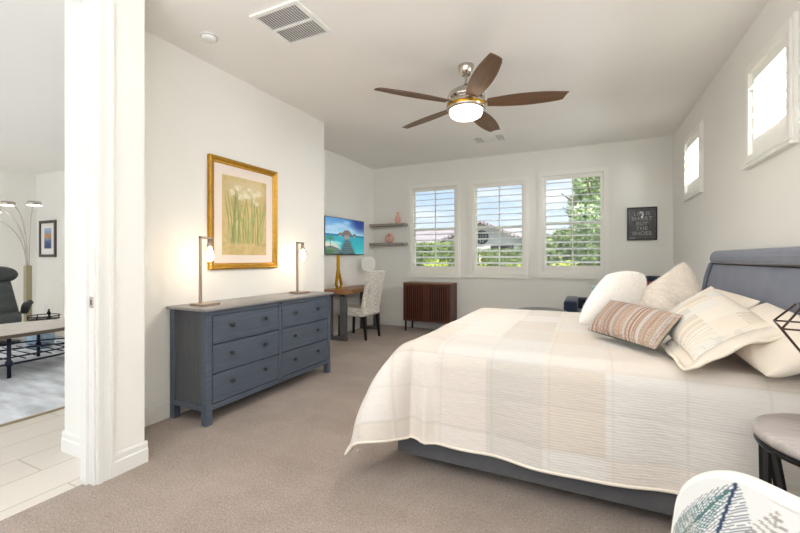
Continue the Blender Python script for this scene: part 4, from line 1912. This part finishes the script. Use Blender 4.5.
# striped lumbar pillow
SC = ['#b39484', '#cdbfb2', '#a58779', '#c0ab9a', '#97786c', '#d2c6ba', '#b58a75', '#bfa898', '#9c938d', '#c9b4a2']


def lumbar_col(x, y, s):
    if s < 0:
        return np.array(hexc('#66736f'))
    k = (x + .5) / .0105
    i = int(math.floor(k))
    r = random.Random(i * 7 + 1)
    c = np.array(hexc(r.choice(SC)))
    big = math.sin((x + .5) * 2 * PI / .105)
    if big > .80:
        c = c * .3 + np.array(hexc('#d6d3d0')) * .7
    wv = math.sin(y * 2 * PI / .011 + (i % 2) * PI)
    c = c * (1 - .16 * (wv > 0))
    if r.random() < .35 and math.sin(y * 2 * PI / .02 + i) > .2:
        c = c * .6 + np.array(hexc('#86685c')) * .4
    return c


pillow_quad('lumbar_pillow', 'long woven lumbar pillow in muted orange, tan and grey stripes', 'woven',
            (.010, 2.850, .822), (.325, 2.385, .822), (.475, 2.560, .985), (.155, 3.075, 1.005), .13, colfn=lumbar_col, n=110, seed=2, wrinkle=.004, pinch=.035)
wp = pillow_quad('fluffy_pillow', 'white fluffy pillow, leftmost on the bed, behind the striped lumbar pillow', 'white_fur',
                 (-.105, 2.90, .80), (.35, 3.34, .83), (.455, 3.62, 1.20), (.125, 3.31, 1.205), .20, seed=11, wrinkle=.008, pw=2.0, round_=.70)
add_fur(wp, 12000, .011, 1, 'white_fur', .0010)
fp = pillow_quad('faux_fur_pillow', 'cream faux-fur pillow with tufted texture standing behind the lumbar pillow', 'cream_fur',
                 (.225, 3.33, .93), (.540, 3.20, .84), (.785, 3.58, 1.04), (.705, 3.70, 1.30), .17, seed=14, wrinkle=.04, pw=2.6, round_=.40)
add_fur(fp, 12000, .012, 2, 'cream_fur', .0011)


# ================================================================== NIGHTSTAND, LAMP, CHAIR
def side_table():
    t = thing('side_table', 'round grey wood side table on crossed black metal legs beside the bed', 'side table', (.795, 1.838, 0))
    R_ = .237
    m = MB()
    m.lathe([(0, .640), (R_ - .012, .640), (R_ - .004, .645), (R_, .655), (R_, .668), (R_ - .004, .677), (R_ - .012, .681), (0, .681)], seg=56, cap=False)
    m.build('table_top', 'grey_wood', t)
    m = MB()
    pts = [(.222 * math.cos(2 * PI * k / 40), .222 * math.sin(2 * PI * k / 40), .629) for k in range(40)]
    m.tube(pts, .012, 8, closed=True)
    m.build('top_ring', 'black_metal', t)
    m = MB()
    pts = [(.200 * math.cos(2 * PI * k / 40), .200 * math.sin(2 * PI * k / 40), .012) for k in range(40)]
    m.tube(pts, .012, 8, closed=True)
    m.build('foot_ring', 'black_metal', t)
    for k in range(6):
        a = 2 * PI * k / 6 + .30
        for s in (-1, 1):
            m = MB()
            b = a + s * PI / 6
            m.bar((.226 * math.cos(a + s * .07), .226 * math.sin(a + s * .07), .632), (.20 * math.cos(b), .20 * math.sin(b), .014), .024, .012, (math.cos(a), math.sin(a), 0))
            m.build('leg', 'black_metal', t)


side_table()


def cage_lamp():
    t = thing('wire_cage_lamp', 'brown wire-frame geometric lamp on the round side table', 'lamp', (.745, 1.850, .681))
    m = MB()
    m.lathe([(.05, .0005), (.05, .010), (.012, .016), (.008, .03), (.008, .26), (0, .26)], seg=20)
    m.build('stem', 'brown_metal', t)
    zc, a_, hh = .372, .165, .072
    mid = [Vector((a_ * math.cos(k * PI / 2 + .55), a_ * math.sin(k * PI / 2 + .55), zc)) for k in range(4)]
    top = [Vector((.085 * math.cos(k * PI / 2 + .55), .085 * math.sin(k * PI / 2 + .55), zc + .075)) for k in range(4)]
    bot = [Vector((.060 * math.cos(k * PI / 2 + .55), .060 * math.sin(k * PI / 2 + .55), zc - .115)) for k in range(4)]
    m = MB()
    for k in range(4):
        j = (k + 1) % 4
        for p, q in ((mid[k], mid[j]), (top[k], top[j]), (bot[k], bot[j]), (mid[k], top[k]), (mid[k], bot[k])):
            m.tube([p, q], .0036, 6)
        m.tube([bot[k], (0, 0, zc - .115)], .0036, 6)
    m.build('cage', 'brown_metal', t)
    m = MB()
    m.lathe([(.014, .26), (.014, .30), (.030, .33), (.036, .36), (.028, .39), (0, .402)], seg=20)
    m.build('bulb', 'plastic_white', t)


cage_lamp()


def leaf_fabric(P):
    """white fabric with drawn feather leaves; P (n,2) metres"""
    x, y = P[:, 0], P[:, 1]
    c = np.tile(np.array(hexc('#d3d2cf')), (len(P), 1))

    def paint(mask, col, al=.85):
        nonlocal c
        mask = np.clip(mask, 0, 1)[:, None] * al
        c = c * (1 - mask) + np.array(hexc(col))[None] * mask

    def feather(cx, cy, ang, L, W, sp, col, rib, curve=0.0, slope=.9, rw=.003):
        ca, sa = math.cos(ang), math.sin(ang)
        u = (x - cx) * ca + (y - cy) * sa
        v = -(x - cx) * sa + (y - cy) * ca
        v = v - curve * (u / L) ** 2 * L
        tt = np.clip(u / L, 0, 1)
        half = W * np.sin(PI * np.clip(tt, 0, 1) ** .75) ** .8
        ins = (u > 0) & (u < L) & (np.abs(v) < half)
        ph = (u - slope * np.abs(v)) / sp
        s = .5 + .5 * np.cos(2 * PI * ph)
        paint(ins * (s > .62), col, .8)
        paint((u > -.02) & (u < L) & (np.abs(v) < rw), rib, .95)
    # several species of leaves scattered over the cloth (x from the left edge, y above z = .30)
    feather(.105, .20, 1.46, .285, .080, .0085, '#5d666f', '#2f3e58', -.04, 1.1, .0035)
    feather(.030, .24, 1.20, .245, .024, .010, '#47706f', '#4d6b6a', -.08, .8, .0025)
    feather(.200, .14, 1.50, .325, .075, .014, '#8f837b', '#9a8f88', .0, .30, .0008)
    feather(.055, .20, 1.45, .17, .035, .009, '#aaa49e', '#9d9a96', .05, .9, .001)
    feather(.275, .29, 1.62, .19, .020, .011, '#57786f', '#57786f', .0, .8, .002)
    feather(.37, .20, 1.35, .27, .085, .0095, '#5d666f', '#44506a', .05, 1.0, .003)
    feather(.50, .16, 1.55, .30, .08, .014, '#8f837b', '#9a8f88', .0, .30, .0008)
    feather(.63, .20, 1.6, .26, .05, .010, '#47706f', '#3f6a6a', .05, .9, .0025)
    feather(.72, .18, 1.5, .28, .06, .0095, '#5d666f', '#44506a', .05, 1.0, .003)
    feather(.10, .0, 1.3, .20, .06, .012, '#8f837b', '#9a8f88', .0, .4, .001)
    feather(.30, -.02, 1.7, .2, .06, .011, '#5d666f', '#44506a', .0, .9, .003)
    feather(.55, -.02, 1.4, .2, .06, .011, '#47706f', '#44506a', .0, .9, .003)
    return c


def accent_chair():
    # local: back at +y, the sitter faces -y
    t = thing('accent_chair', 'white accent chair with rounded back in leaf print fabric in the near right corner', 'chair', (.252, .676, 0), math.radians(-48))
    hw, r, zt, zb = .40, .13, .795, .26
    th = .06
    NU, NV = 240, 170

    def ztop(x):
        e = abs(x) - (hw - r)
        return zt if e <= 0 else zt - r + math.sqrt(max(0, r * r - e * e))

    def yy(x, z):
        return .30 - .12 * x * x + .11 * (z - .45)

    def xx(x, z):
        return x * (1 + .16 * (zt - z))
    rows, uvv, back = [], [], []
    for j in range(NV + 1):
        ra, rb = [], []
        for i in range(NU + 1):
            x = -hw + 2 * hw * (.5 - .5 * math.cos(PI * i / NU))
            z = zb + (ztop(x) - zb) * j / NV
            ra.append((xx(x, z), yy(x, z), z))
            uvv.append((x + .435, z - .310))
            rb.append((xx(x, z), yy(x, z) + th, z))
        rows.append(ra)
        back.append(rb)
    m = MB()
    m.grid(rows)
    inner = m.build('backrest', 'printed_fabric', t, fix=False)
    vcol(inner, leaf_fabric(np.array(uvv)))
    m = MB()
    m.grid(back[::6])
    m.build('outer_back', 'chair_white', t)
    # padded rim running round the outline
    out = []
    for k in range(20):
        out.append((-hw, zb + (zt - r - zb) * k / 20))
    for k in range(13):
        a = PI - PI / 2 * k / 12
        out.append((-hw + r + r * math.cos(a), zt - r + r * math.sin(a)))
    out += [(-q, z) for q, z in reversed(out)]
    m = MB()
    m.tube([(xx(q, z), yy(q, z) + th / 2, z - .004) for q, z in out], th * .5, 14, flat=(1.0, .55))
    m.build('rim', 'chair_white', t)
    m = MB()
    m.rbox(-.33, .33, -.34, .26, .22, .33, .03, 3)
    m.build('seat_base', 'chair_white', t)
    m = MB()
    m.rbox(-.335, .335, -.36, .235, .33, .45, .045, 4)
    m.build('seat_cushion', 'chair_white', t)
    for (x, y) in ((-.28, -.28), (.28, -.28), (-.26, .22), (.26, .22)):
        m = MB()
        m.lathe([(.012, 0), (.022, .23)], x, y, seg=12)
        m.build('leg', 'black_wood', t)


simple('chair_white', '#dedcd7', 0.9, bump=0.2, bscale=300, bdist=.001)
accent_chair()


# ================================================================== SOFA AND OTTOMAN UNDER THE RIGHT WINDOW
def sofa():
    t = thing('sofa', 'navy blue loveseat in the far corner under the right window', 'sofa', (.425, 6.15, 0))
    m = MB()
    m.rbox(-.62, .62, -.42, .40, .12, .42, .03, 3)
    m.build('base', 'navy_fabric', t)
    for x in (-.30, .30):
        m = MB()
        m.rbox(x - .27, x + .27, -.43, .22, .42, .55, .035, 3)
        m.build('seat_cushion', 'navy_fabric', t)
    m = MB()
    m.rbox(.02 - .0, .62, .20, .42, .40, 1.045, .04, 3)
    m.rbox(-.56, .08, .24, .42, .40, .70, .04, 3)
    m.build('backrest', 'navy_fabric', t)
    for x in (-.615, .605):
        m = MB()
        m.rbox(x - .085, x + .085, -.43, .40, .12, .712, .03, 3)
        m.build('arm', 'navy_fabric', t)
    for (x, y) in ((-.58, -.36), (.58, -.36), (-.58, .34), (.58, .34)):
        m = MB()
        m.lathe([(.014, 0), (.022, .13)], x, y, seg=12)
        m.build('leg', 'black_wood', t)


sofa()
c1 = pillow('throw_pillow', 'dark pink patterned throw pillow on the navy loveseat', 'pink_fabric', (.66, 6.22, .775), (1, 0, 0), (0, .12, .9), .42, .42, .11, seed=21, wrinkle=.005)
c1['group'] = 'pillows on the loveseat'
c2 = pillow('throw_pillow', 'pale teal throw pillow just showing behind the white fluffy pillow', 'teal_fabric', (.25, 6.27, .73), (1, 0, .05), (0, .30, .9), .36, .36, .12, seed=22, wrinkle=.005)
c2['group'] = 'pillows on the loveseat'
t = thing('ottoman', 'low round grey ottoman just showing above the far bed edge', 'ottoman', (-.53, 5.42, -.0))
m = MB()
m.lathe([(0, .10), (.30, .10), (.36, .14), (.37, .38), (.37, .53), (.36, .58), (.30, .612), (.10, .622), (0, .624)], seg=48, cap=False)
m.build('cushion', 'grey_fabric', t)
m = MB()
m.lathe([(.26, 0), (.28, .02), (.28, .10)], seg=32)
m.build('plinth', 'black_wood', t)


# ================================================================== LIVING ROOM
m = MB()
m.rbox(-8.2, -4.06, -1.2, 3.35, -.002, .012, .004, 1)
rug = m.build('area_rug', 'rug_living')
tag(rug, 'pale blue-grey streaked rug on the living room floor', 'rug')
m = MB()
for (x0, x1, y0, y1) in ((-4.075, -4.055, -1.2, 3.35), (-8.205, -8.185, -1.2, 3.35), (-8.2, -4.06, 3.335, 3.355), (-8.2, -4.06, -1.205, -1.185)):
    m.box(x0, x1, y0, y1, 0, .0135)
m.build('bound_edge', 'rug_edge', rug)


def coffee_table():
    t = thing('coffee_table', 'oval stone-topped coffee table with dark iron legs and slatted lower rack', 'coffee table', (-6.02, 1.85, .0135))
    a, b = .50, 1.05

    def ell(s, n=64, k=2.6):
        out = []
        for i in range(n):
            an = 2 * PI * i / n
            ca, sa = math.cos(an), math.sin(an)
            out.append((a * s * math.copysign(abs(ca) ** (2 / k), ca), b * s * math.copysign(abs(sa) ** (2 / k), sa)))
        return out
    m = MB()
    m.prism(ell(1.0), 'z', .425, .462)
    m.build('edge_band', 'table_edge', t)
    m = MB()
    m.prism(ell(.985), 'z', .462, .468)
    m.build('table_top', 'table_stone', t)
    m = MB()
    for s in (.92,):
        m.tube([(x, y, .145) for x, y in ell(s)], .011, 8, closed=True)
        m.tube([(x, y, .215) for x, y in ell(s)], .009, 8, closed=True)
    rim = ell(.92, 400)
    for k in range(15):
        y = -.84 + k * .12
        xs_ = [x for x, yy in rim if abs(yy - y) < .02]
        if xs_:
            m.tube([(min(xs_), y, .180), (max(xs_), y, .180)], .006, 6)
    m.build('rack', 'iron_blue', t)
    for (x, y) in ((.46, .10), (.43, .70), (.43, -.70), (-.46, .10), (-.43, .70), (-.43, -.70)):
        m = MB()
        m.lathe([(.018, 0), (.018, .12), (.028, .13), (.034, .155), (.028, .18), (.018, .19), (.018, .425)], x, y, seg=14)
        m.build('leg', 'iron_blue', t)


coffee_table()


def recliner():
    t = thing('recliner_chair', 'dark grey leather recliner with rolled headrest beyond the coffee table', 'armchair', (-7.93, 2.60, .0135), math.radians(-20))
    # faces +x
    m = MB()
    m.rbox(-.30, .36, -.31, .31, .30, .45, .06, 4)
    m.build('seat', 'dark_leather', t)
    # backrest: lofted padded slab, narrow waist
    def slab(zs, x_of, w_of, th, name, parent):
        mb = MB()
        rows = []
        for z in zs:
            row = []
            for k in range(28):
                a = 2 * PI * k / 28
                ca, sa = math.cos(a), math.sin(a)
                row.append((x_of(z) + th * math.copysign(abs(ca) ** .7, ca), w_of(z) * math.copysign(abs(sa) ** .7, sa), z))
            rows.append(row + [row[0]])
        mb.grid(rows)
        k = 29
        mb.f.append(tuple(range(28)))
        mb.sm.append(True)
        mb.f.append(tuple(reversed(range((len(zs) - 1) * k, (len(zs) - 1) * k + 28))))
        mb.sm.append(True)
        return mb.build(name, 'dark_leather', parent)
    zs = [.42 + .50 * i / 16 for i in range(17)]
    slab(zs, lambda z: -.22 - .28 * (z - .42) + .010 * math.sin(z * 40), lambda z: .285 - .20 * (z - .42), .075, 'backrest', t)
    m = MB()
    ts = [-math.cos(PI * (k + .25) / 24.5) for k in range(25)]
    m.tube([(-.36, .27 * q, 1.02) for q in ts], [.135 * max(.02, 1 - abs(q) ** 2.6) ** .5 for q in ts], 20, flat=(.8, 1.0))
    m.build('headrest', 'dark_leather', t)
    for s in (-1, 1):
        m = MB()
        pts = [(-.24, s * .34, .42), (-.16, s * .36, .53), (-.02, s * .38, .585), (.16, s * .39, .60), (.32, s * .395, .635)]
        m.tube(pts, [.05, .06, .058, .05, .03], 12, flat=(1.0, .7))
        m.build('arm', 'dark_leather', t)
    m = MB()
    m.lathe([(.30, 0), (.30, .02), (.05, .05), (.04, .30), (0, .30)], seg=32)
    m.build('swivel_base', 'black_wood', t)


recliner()


def arc_lamp():
    t = thing('arc_floor_lamp', 'multi-arm brass arc floor lamp in the living room corner', 'floor lamp', (-9.06, 3.43, 0))
    m = MB()
    m.lathe([(.18, 0), (.18, .03), (.05, .04), (0, .04)], seg=32)
    m.build('base', 'lamp_brass', t)
    m = MB()
    m.rbox(-.045, .045, -.045, .045, .03, 1.16, .006, 1)
    m.build('column', 'lamp_brass', t)
    rx, ry = .902, .431          # direction across the doorway view, kept in world space
    for (px, reach, top) in ((.02, .12, 2.30), (-.01, -.36, 2.30), (-.02, -.62, 2.18), (-.03, -.90, 2.05)):
        pts = []
        for k in range(17):
            u = k / 16
            s = px + (reach - px) * (1 - math.cos(u * PI / 2)) ** 1.1
            z = 1.12 + (top - 1.12) * math.sin(u * PI / 2) ** .95
            pts.append((rx * s, ry * s, z))
        m = MB()
        m.tube(pts, .009, 8)
        arm = m.build('arm', 'brushed_nickel', t)
        e = Vector(pts[-1])
        m = MB()
        m.lathe([(.02, e.z + .018), (.088, e.z + .014), (.098, e.z + .004), (.104, e.z - .050), (.10, e.z - .052)], e.x, e.y, seg=24, cap=False)
        sh = m.build('shade', 'brushed_nickel', arm)
        m = MB()
        m.lathe([(0, e.z - .046), (.102, e.z - .046), (.100, e.z - .062), (0, e.z - .066)], e.x, e.y, seg=24, cap=False)
        m.build('diffuser', 'arc_lamp_light', sh)


arc_lamp()


def living_side_table():
    t = thing('tray_table', 'small round black metal tray table in the living room', 'side table', (-8.25, 3.33, 0))
    m = MB()
    m.lathe([(0, .265), (.21, .265), (.21, .275), (0, .275)], seg=36, cap=False)
    m.build('tray', 'black_metal', t)
    m = MB()
    m.tube([(.21 * math.cos(2 * PI * k / 36), .21 * math.sin(2 * PI * k / 36), .325) for k in range(36)], .008, 8, closed=True)
    for k in range(8):
        a = 2 * PI * k / 8
        m.tube([(.21 * math.cos(a), .21 * math.sin(a), .27), (.21 * math.cos(a), .21 * math.sin(a), .325)], .008, 6)
    m.build('gallery_rail', 'black_metal', t)
    for k in range(3):
        a = 2 * PI * k / 3 + .4
        m = MB()
        m.tube([(.17 * math.cos(a), .17 * math.sin(a), .268), (.13 * math.cos(a), .13 * math.sin(a), .15), (.19 * math.cos(a), .19 * math.sin(a), .008)], .010, 8)
        m.build('leg', 'black_metal', t)


living_side_table()
t = thing('candle_holder', 'small dark candle holder in clear glass on the living room tray table', 'candle holder', (-8.20, 3.38, .276))
m = MB()
m.lathe([(.035, 0), (.035, .008), (.012, .02), (.010, .06), (.030, .085), (.022, .11), (.010, .13), (.018, .155), (0, .16)], seg=20)
m.build('stand', 'black_metal', t)
m = MB()
m.lathe([(.045, .004), (.060, .12), (.055, .22), (.058, .24)], seg=24, cap=False)
m.build('glass', 'clear_glass', t)
t = thing('ceramic_pot', 'blue and white ceramic pot on the rug behind the coffee table', 'pot', (-7.03, 2.80, .0145))
m = MB()
m.lathe([(.11, 0), (.15, .05), (.165, .12), (.155, .18), (.12, .215), (.13, .225), (.115, .225), (.105, .20)], seg=28, cap=False)
m.lathe([(0, .004), (.11, .004)], seg=28, cap=False)
m.build('body', 'ceramic_blue', t)


def living_picture():
    t = thing('framed_picture', 'small dark-framed picture with wide white mat in the living room', 'picture', (-9.955, 4.098, 1.69))
    w, h = .325, .375
    m = MB()
    f = .055
    m.ring(-w, w, -h, h, f, 0, -.03, lambda u, q, z: (u, q, z))
    m.build('frame', 'frame_brown', t)
    m = MB()
    m.box(-w + .05, w - .05, -.012, 0, -h + .05, h - .05)
    mt = m.build('mat_board', 'white_back', t)
    a = Art(40, 60, .30 / .42, '#7c93b4')
    a.mix(np.clip((a.y - .62) / .3, 0, 1), '#9db3cd')
    a.ell(.36, .60, .5, .14, '#c9946f', .9, .8)
    a.mix(np.clip((.45 - a.y) / .2, 0, 1), '#59648a', .9)
    a.ell(.2, .2, .3, .15, '#4d5a78', .8, .5)
    a.noise(.15, 6, 4)
    a.sheet('print', (-.14, -.0125, -.20), (.28, 0, 0), (0, 0, .42), 'printed_paper', mt)


simple('frame_brown', '#4b3f3d', 0.45)
living_picture()


# ================================================================== OUTSIDE THE WINDOWS
m = MB()
m.box(-60, 60, YB + .3, 140, -.30, -.12)
struct('ground', m, 'pale_ground', 'ground outside the windows', 'ground')


def roof_tiles(name):
    nb = NB(name)
    v = nb.coord('Object')
    w = nb.n('ShaderNodeTexWave', wave_type='BANDS', bands_direction='X')
    w.inputs['Scale'].default_value = 1.6
    nb.l(v, w.inputs['Vector'])
    n = nb.noise(v, 3.0, 4)
    f = nb.math('ADD', nb.math('MULTIPLY', n, .6), nb.math('MULTIPLY', w.outputs['Fac'], .4))
    nb.set(Base_Color=nb.ramp(f, [(.3, '#7c7076'), (.5, '#a3969a'), (.75, '#c4b8b9')]), Roughness=.9)
    nb.bump(w.outputs['Fac'], .6, .06)
    M[name] = nb.m


roof_tiles('roof_tile')


def house(name, label, cx, cy, wx, dy, wall_h, ridge_h, gable_front, emblem=False):
    t = thing(name, label, 'house', (cx, cy, -.12))
    m = MB()
    m.box(-wx / 2, wx / 2, 0, dy, 0, wall_h)
    if gable_front:
        m.prism([(-wx / 2, wall_h), (wx / 2, wall_h), (0, ridge_h - .12)], 'y', 0, dy)
    m.build('wall', 'stucco', t)
    m = MB()
    o = .45
    if gable_front:
        s = (ridge_h - wall_h) / (wx / 2)
        for sx in (-1, 1):
            x1 = sx * (wx / 2 + o)
            z1 = wall_h - s * o
            m.add([(0, -o, ridge_h), (x1, -o, z1), (x1, dy + o, z1), (0, dy + o, ridge_h), (0, -o, ridge_h - .14), (x1, -o, z1 - .14), (x1, dy + o, z1 - .14), (0, dy + o, ridge_h - .14)],
                  [(0, 1, 2, 3), (7, 6, 5, 4), (0, 4, 5, 1), (1, 5, 6, 2), (2, 6, 7, 3), (3, 7, 4, 0)])
    else:
        s = (ridge_h - wall_h) / (dy / 2)
        for (y1, ) in ((-o,), (dy + o,)):
            z1 = wall_h - s * o
            m.add([(-wx / 2 - o, dy / 2, ridge_h), (wx / 2 + o, dy / 2, ridge_h), (wx / 2 + o, y1, z1), (-wx / 2 - o, y1, z1),
                   (-wx / 2 - o, dy / 2, ridge_h - .14), (wx / 2 + o, dy / 2, ridge_h - .14), (wx / 2 + o, y1, z1 - .14), (-wx / 2 - o, y1, z1 - .14)],
                  [(0, 1, 2, 3), (7, 6, 5, 4), (0, 4, 5, 1), (1, 5, 6, 2), (2, 6, 7, 3), (3, 7, 4, 0)])
        for sx in (-1, 1):
            m.prism([(0, wall_h - .05), (dy, wall_h - .05), (dy / 2, ridge_h - .15)], 'x', sx * (wx / 2 - .1), sx * wx / 2)
    m.build('roof', 'roof_tile', t)
    m = MB()
    for x in (-wx * .28, wx * .22):
        m.box(x - .6, x + .6, -.03, .02, 1.0, 2.1)
    m.build('window', 'window_dark', t)
    if emblem:
        m = MB()
        n = 36
        rr = .33
        zc = wall_h + (ridge_h - wall_h) * .18
        m.tube([(rr * math.cos(2 * PI * k / n), -.06, zc + rr * math.sin(2 * PI * k / n)) for k in range(n)], .05, 6, closed=True)
        for d in (-.14, 0, .14):
            L = math.sqrt(rr * rr - d * d)
            m.tube([(d, -.06, zc - L), (d, -.06, zc + L)], .025, 6)
            m.tube([(-L, -.06, zc + d), (L, -.06, zc + d)], .025, 6)
        m.build('round_vent', 'window_dark', t)
    return t


house('house', 'neighbouring house with long pink tiled roof seen through the left window', -12.9, 24.0, 8.6, 9.0, 2.3, 3.75, False)
house('house', 'neighbouring white gabled house with a round dark emblem seen through the middle window', -5.10, 21.0, 4.9, 9.0, 2.35, 3.45, True, emblem=True)


def foliage(mb, n, rnd, ellipsoids, size):
    for _ in range(n):
        (cx, cy, cz, rx, ry, rz) = rnd.choice(ellipsoids)
        while True:
            p = Vector((rnd.uniform(-1, 1), rnd.uniform(-1, 1), rnd.uniform(-1, 1)))
            if .35 < p.length < 1: break
        q = Vector((cx + p.x * rx, cy + p.y * ry, cz + p.z * rz))
        d = Vector((rnd.gauss(0, 1), rnd.gauss(0, 1), rnd.gauss(0, 1))).normalized()
        s = d.orthogonal().normalized()
        s.rotate(Matrix.Rotation(rnd.random() * 6.3, 3, d))
        L = size * (.6 + .8 * rnd.random())
        k = d.cross(s)
        mb.add([q - s * L, q + k * L * .4, q + s * L, q - k * L * .4], [(0, 1, 2, 3)])


def shrub(name, label, cat, mat, loc, r, h, n, size, seed, group=None):
    t = thing(name, label, cat, loc, 0, group)
    rnd = random.Random(seed)
    mb = MB()
    el = [(rnd.uniform(-.4, .4) * r, rnd.uniform(-.4, .4) * r, h * rnd.uniform(.35, .62), r * .75, r * .7, h * .40) for _ in range(5)]
    foliage(mb, n, rnd, el, size)
    mb.build('foliage', mat, t, fix=False)
    mb = MB()
    for k in range(4):
        a = k * PI / 2 + .3
        mb.tube([(.05 * math.cos(a), .05 * math.sin(a), 0), (r * .4 * math.cos(a), r * .4 * math.sin(a), h * .6)], .02, 5)
    mb.build('stems', 'bark', t)
    return t


hx = [(-8.3, 16.6, 1.05, 2.25, 'leaf_hedge', 'green hedge bush outside the left window, left one'), (-5.8, 16.6, 1.0, 2.15, 'leaf_hedge', 'green hedge bush outside the left window, right one'),
      (-3.6, 16.6, .85, 1.95, 'leaf_hedge', 'green hedge bush outside the middle window, below the round emblem'), (-1.7, 16.2, .8, 2.5, 'leaf_tree', 'taller green bush at the right side of the middle window'),
      (-5.2, 10.5, .60, 1.36, 'leaf_bright', 'yellow-green shrub at the bottom of the left window, left one'), (-3.75, 10.4, .60, 1.50, 'leaf_bright', 'yellow-green shrub at the bottom of the left window, right one'),
      (-2.50, 10.2, .50, 1.28, 'leaf_bright', 'yellow-green shrub at the bottom of the middle window, left one'), (-1.40, 9.9, .50, 1.30, 'leaf_bright', 'yellow-green shrub at the bottom of the middle window, right one'),
      (-.40, 9.2, .45, 1.36, 'leaf_bright', 'yellow-green shrub at the lower left of the right window')]
for i, (x, y, r, h, mt, lb) in enumerate(hx):
    shrub('shrub', lb, 'shrub', mt, (x, y, -.12), r, h, 3600, .075 if mt != 'leaf_bright' else .05, 40 + i, 'shrubs outside the windows')


def tree(label, loc, h, cr, seed, n, size, low):
    t = thing('tree', label, 'tree', loc)
    rnd = random.Random(seed)
    mb = MB()
    mb.tube([(0, 0, 0), (.05, .03, h * .3), (-.03, 0, h * .6), (0, 0, h * .85)], [.14, .12, .08, .03], 10)
    for k in range(7):
        a = k * .9
        z = h * (.3 + .07 * k)
        mb.tube([(0, 0, z), (cr * .5 * math.cos(a), cr * .5 * math.sin(a), z + .5), (cr * .8 * math.cos(a), cr * .8 * math.sin(a), z + .8)], [.05, .035, .015], 6)
    mb.build('trunk', 'bark', t)
    mb = MB()
    el = []
    for k in range(16):
        a = k * 2.4
        f = k / 15
        z = h * (low + (1 - low) * f * .92)
        rr = cr * (1 - .75 * f) * (.35 + .4 * rnd.random())
        el.append((rr * math.cos(a), rr * math.sin(a), z, cr * (.62 - .42 * f), cr * (.62 - .42 * f), h * .12))
    foliage(mb, n, rnd, el, size)
    mb.build('foliage', 'leaf_tree', t, fix=False)


tree('pale green leafy tree filling the right side of the right window', (.25, 15.4, -.12), 5.0, 1.45, 7, 15000, .085, .2)
shrub('shrub', 'dense dark green bush filling the lower half of the right window, left one', 'shrub', 'leaf_hedge', (-1.05, 12.6, -.12), .95, 2.25, 12000, .08, 71, 'shrubs outside the windows')
shrub('shrub', 'dense dark green bush filling the lower half of the right window, right one', 'shrub', 'leaf_hedge', (.75, 11.8, -.12), .95, 2.25, 12000, .08, 72, 'shrubs outside the windows')
def hedge(label, x0, x1, y, h, seed):
    t = thing('hedge', label, 'hedge', ((x0 + x1) / 2, y, -.12), 0, 'clipped hedges outside the windows')
    w = (x1 - x0) / 2
    mb = MB()
    mb.rbox(-w, w, -.4, .4, 0, h - .06, .12, 3)
    mb.build('core', 'leaf_core', t)
    rnd = random.Random(seed)
    mb = MB()
    for _ in range(9000):
        x, z = rnd.uniform(-w, w), h * rnd.random()
        yq = -.42 + rnd.gauss(0, .05)
        if rnd.random() < .25:
            yq, z = rnd.uniform(-.4, .4), h - .04 + rnd.gauss(0, .05)
        d = Vector((rnd.gauss(0, .7), -1 + rnd.gauss(0, .7), .5 + rnd.gauss(0, .7))).normalized()
        q = d.orthogonal().normalized()
        q.rotate(Matrix.Rotation(rnd.random() * 6.3, 3, d))
        L = .07 * (.6 + .8 * rnd.random())
        k = d.cross(q)
        p = Vector((x, yq, z))
        mb.add([p - q * L, p + k * L * .45, p + q * L, p - k * L * .45], [(0, 1, 2, 3)])
    mb.build('foliage', 'leaf_hedge', t, fix=False)


hedge('long clipped green hedge below the pink tiled roof, outside the left window', -12.0, -5.2, 18.9, 2.15, 81)
hedge('long clipped green hedge in front of the white gabled house, outside the middle window', -4.9, -1.9, 18.6, 1.75, 82)
hedge('long clipped green hedge behind the bushes outside the right window', -1.6, 3.2, 19.2, 2.35, 83)
# distant hills
m = MB()
rnd = random.Random(9)
P = []
for i in range(61):
    x = -120 + i * 4
    z = 5.2 + 2.2 * math.sin(i * .35) + 1.4 * math.sin(i * .83 + 1) + .6 * math.sin(i * 1.9)
    P.append([(x, 120, -.3), (x, 123, z * .6), (x, 128, z), (x, 150, -.3)])
m.grid(P)
hl = m.build('hills', 'mountain', None)
tag(hl, 'low hazy hills on the horizon beyond the houses', 'hills', kind='structure')
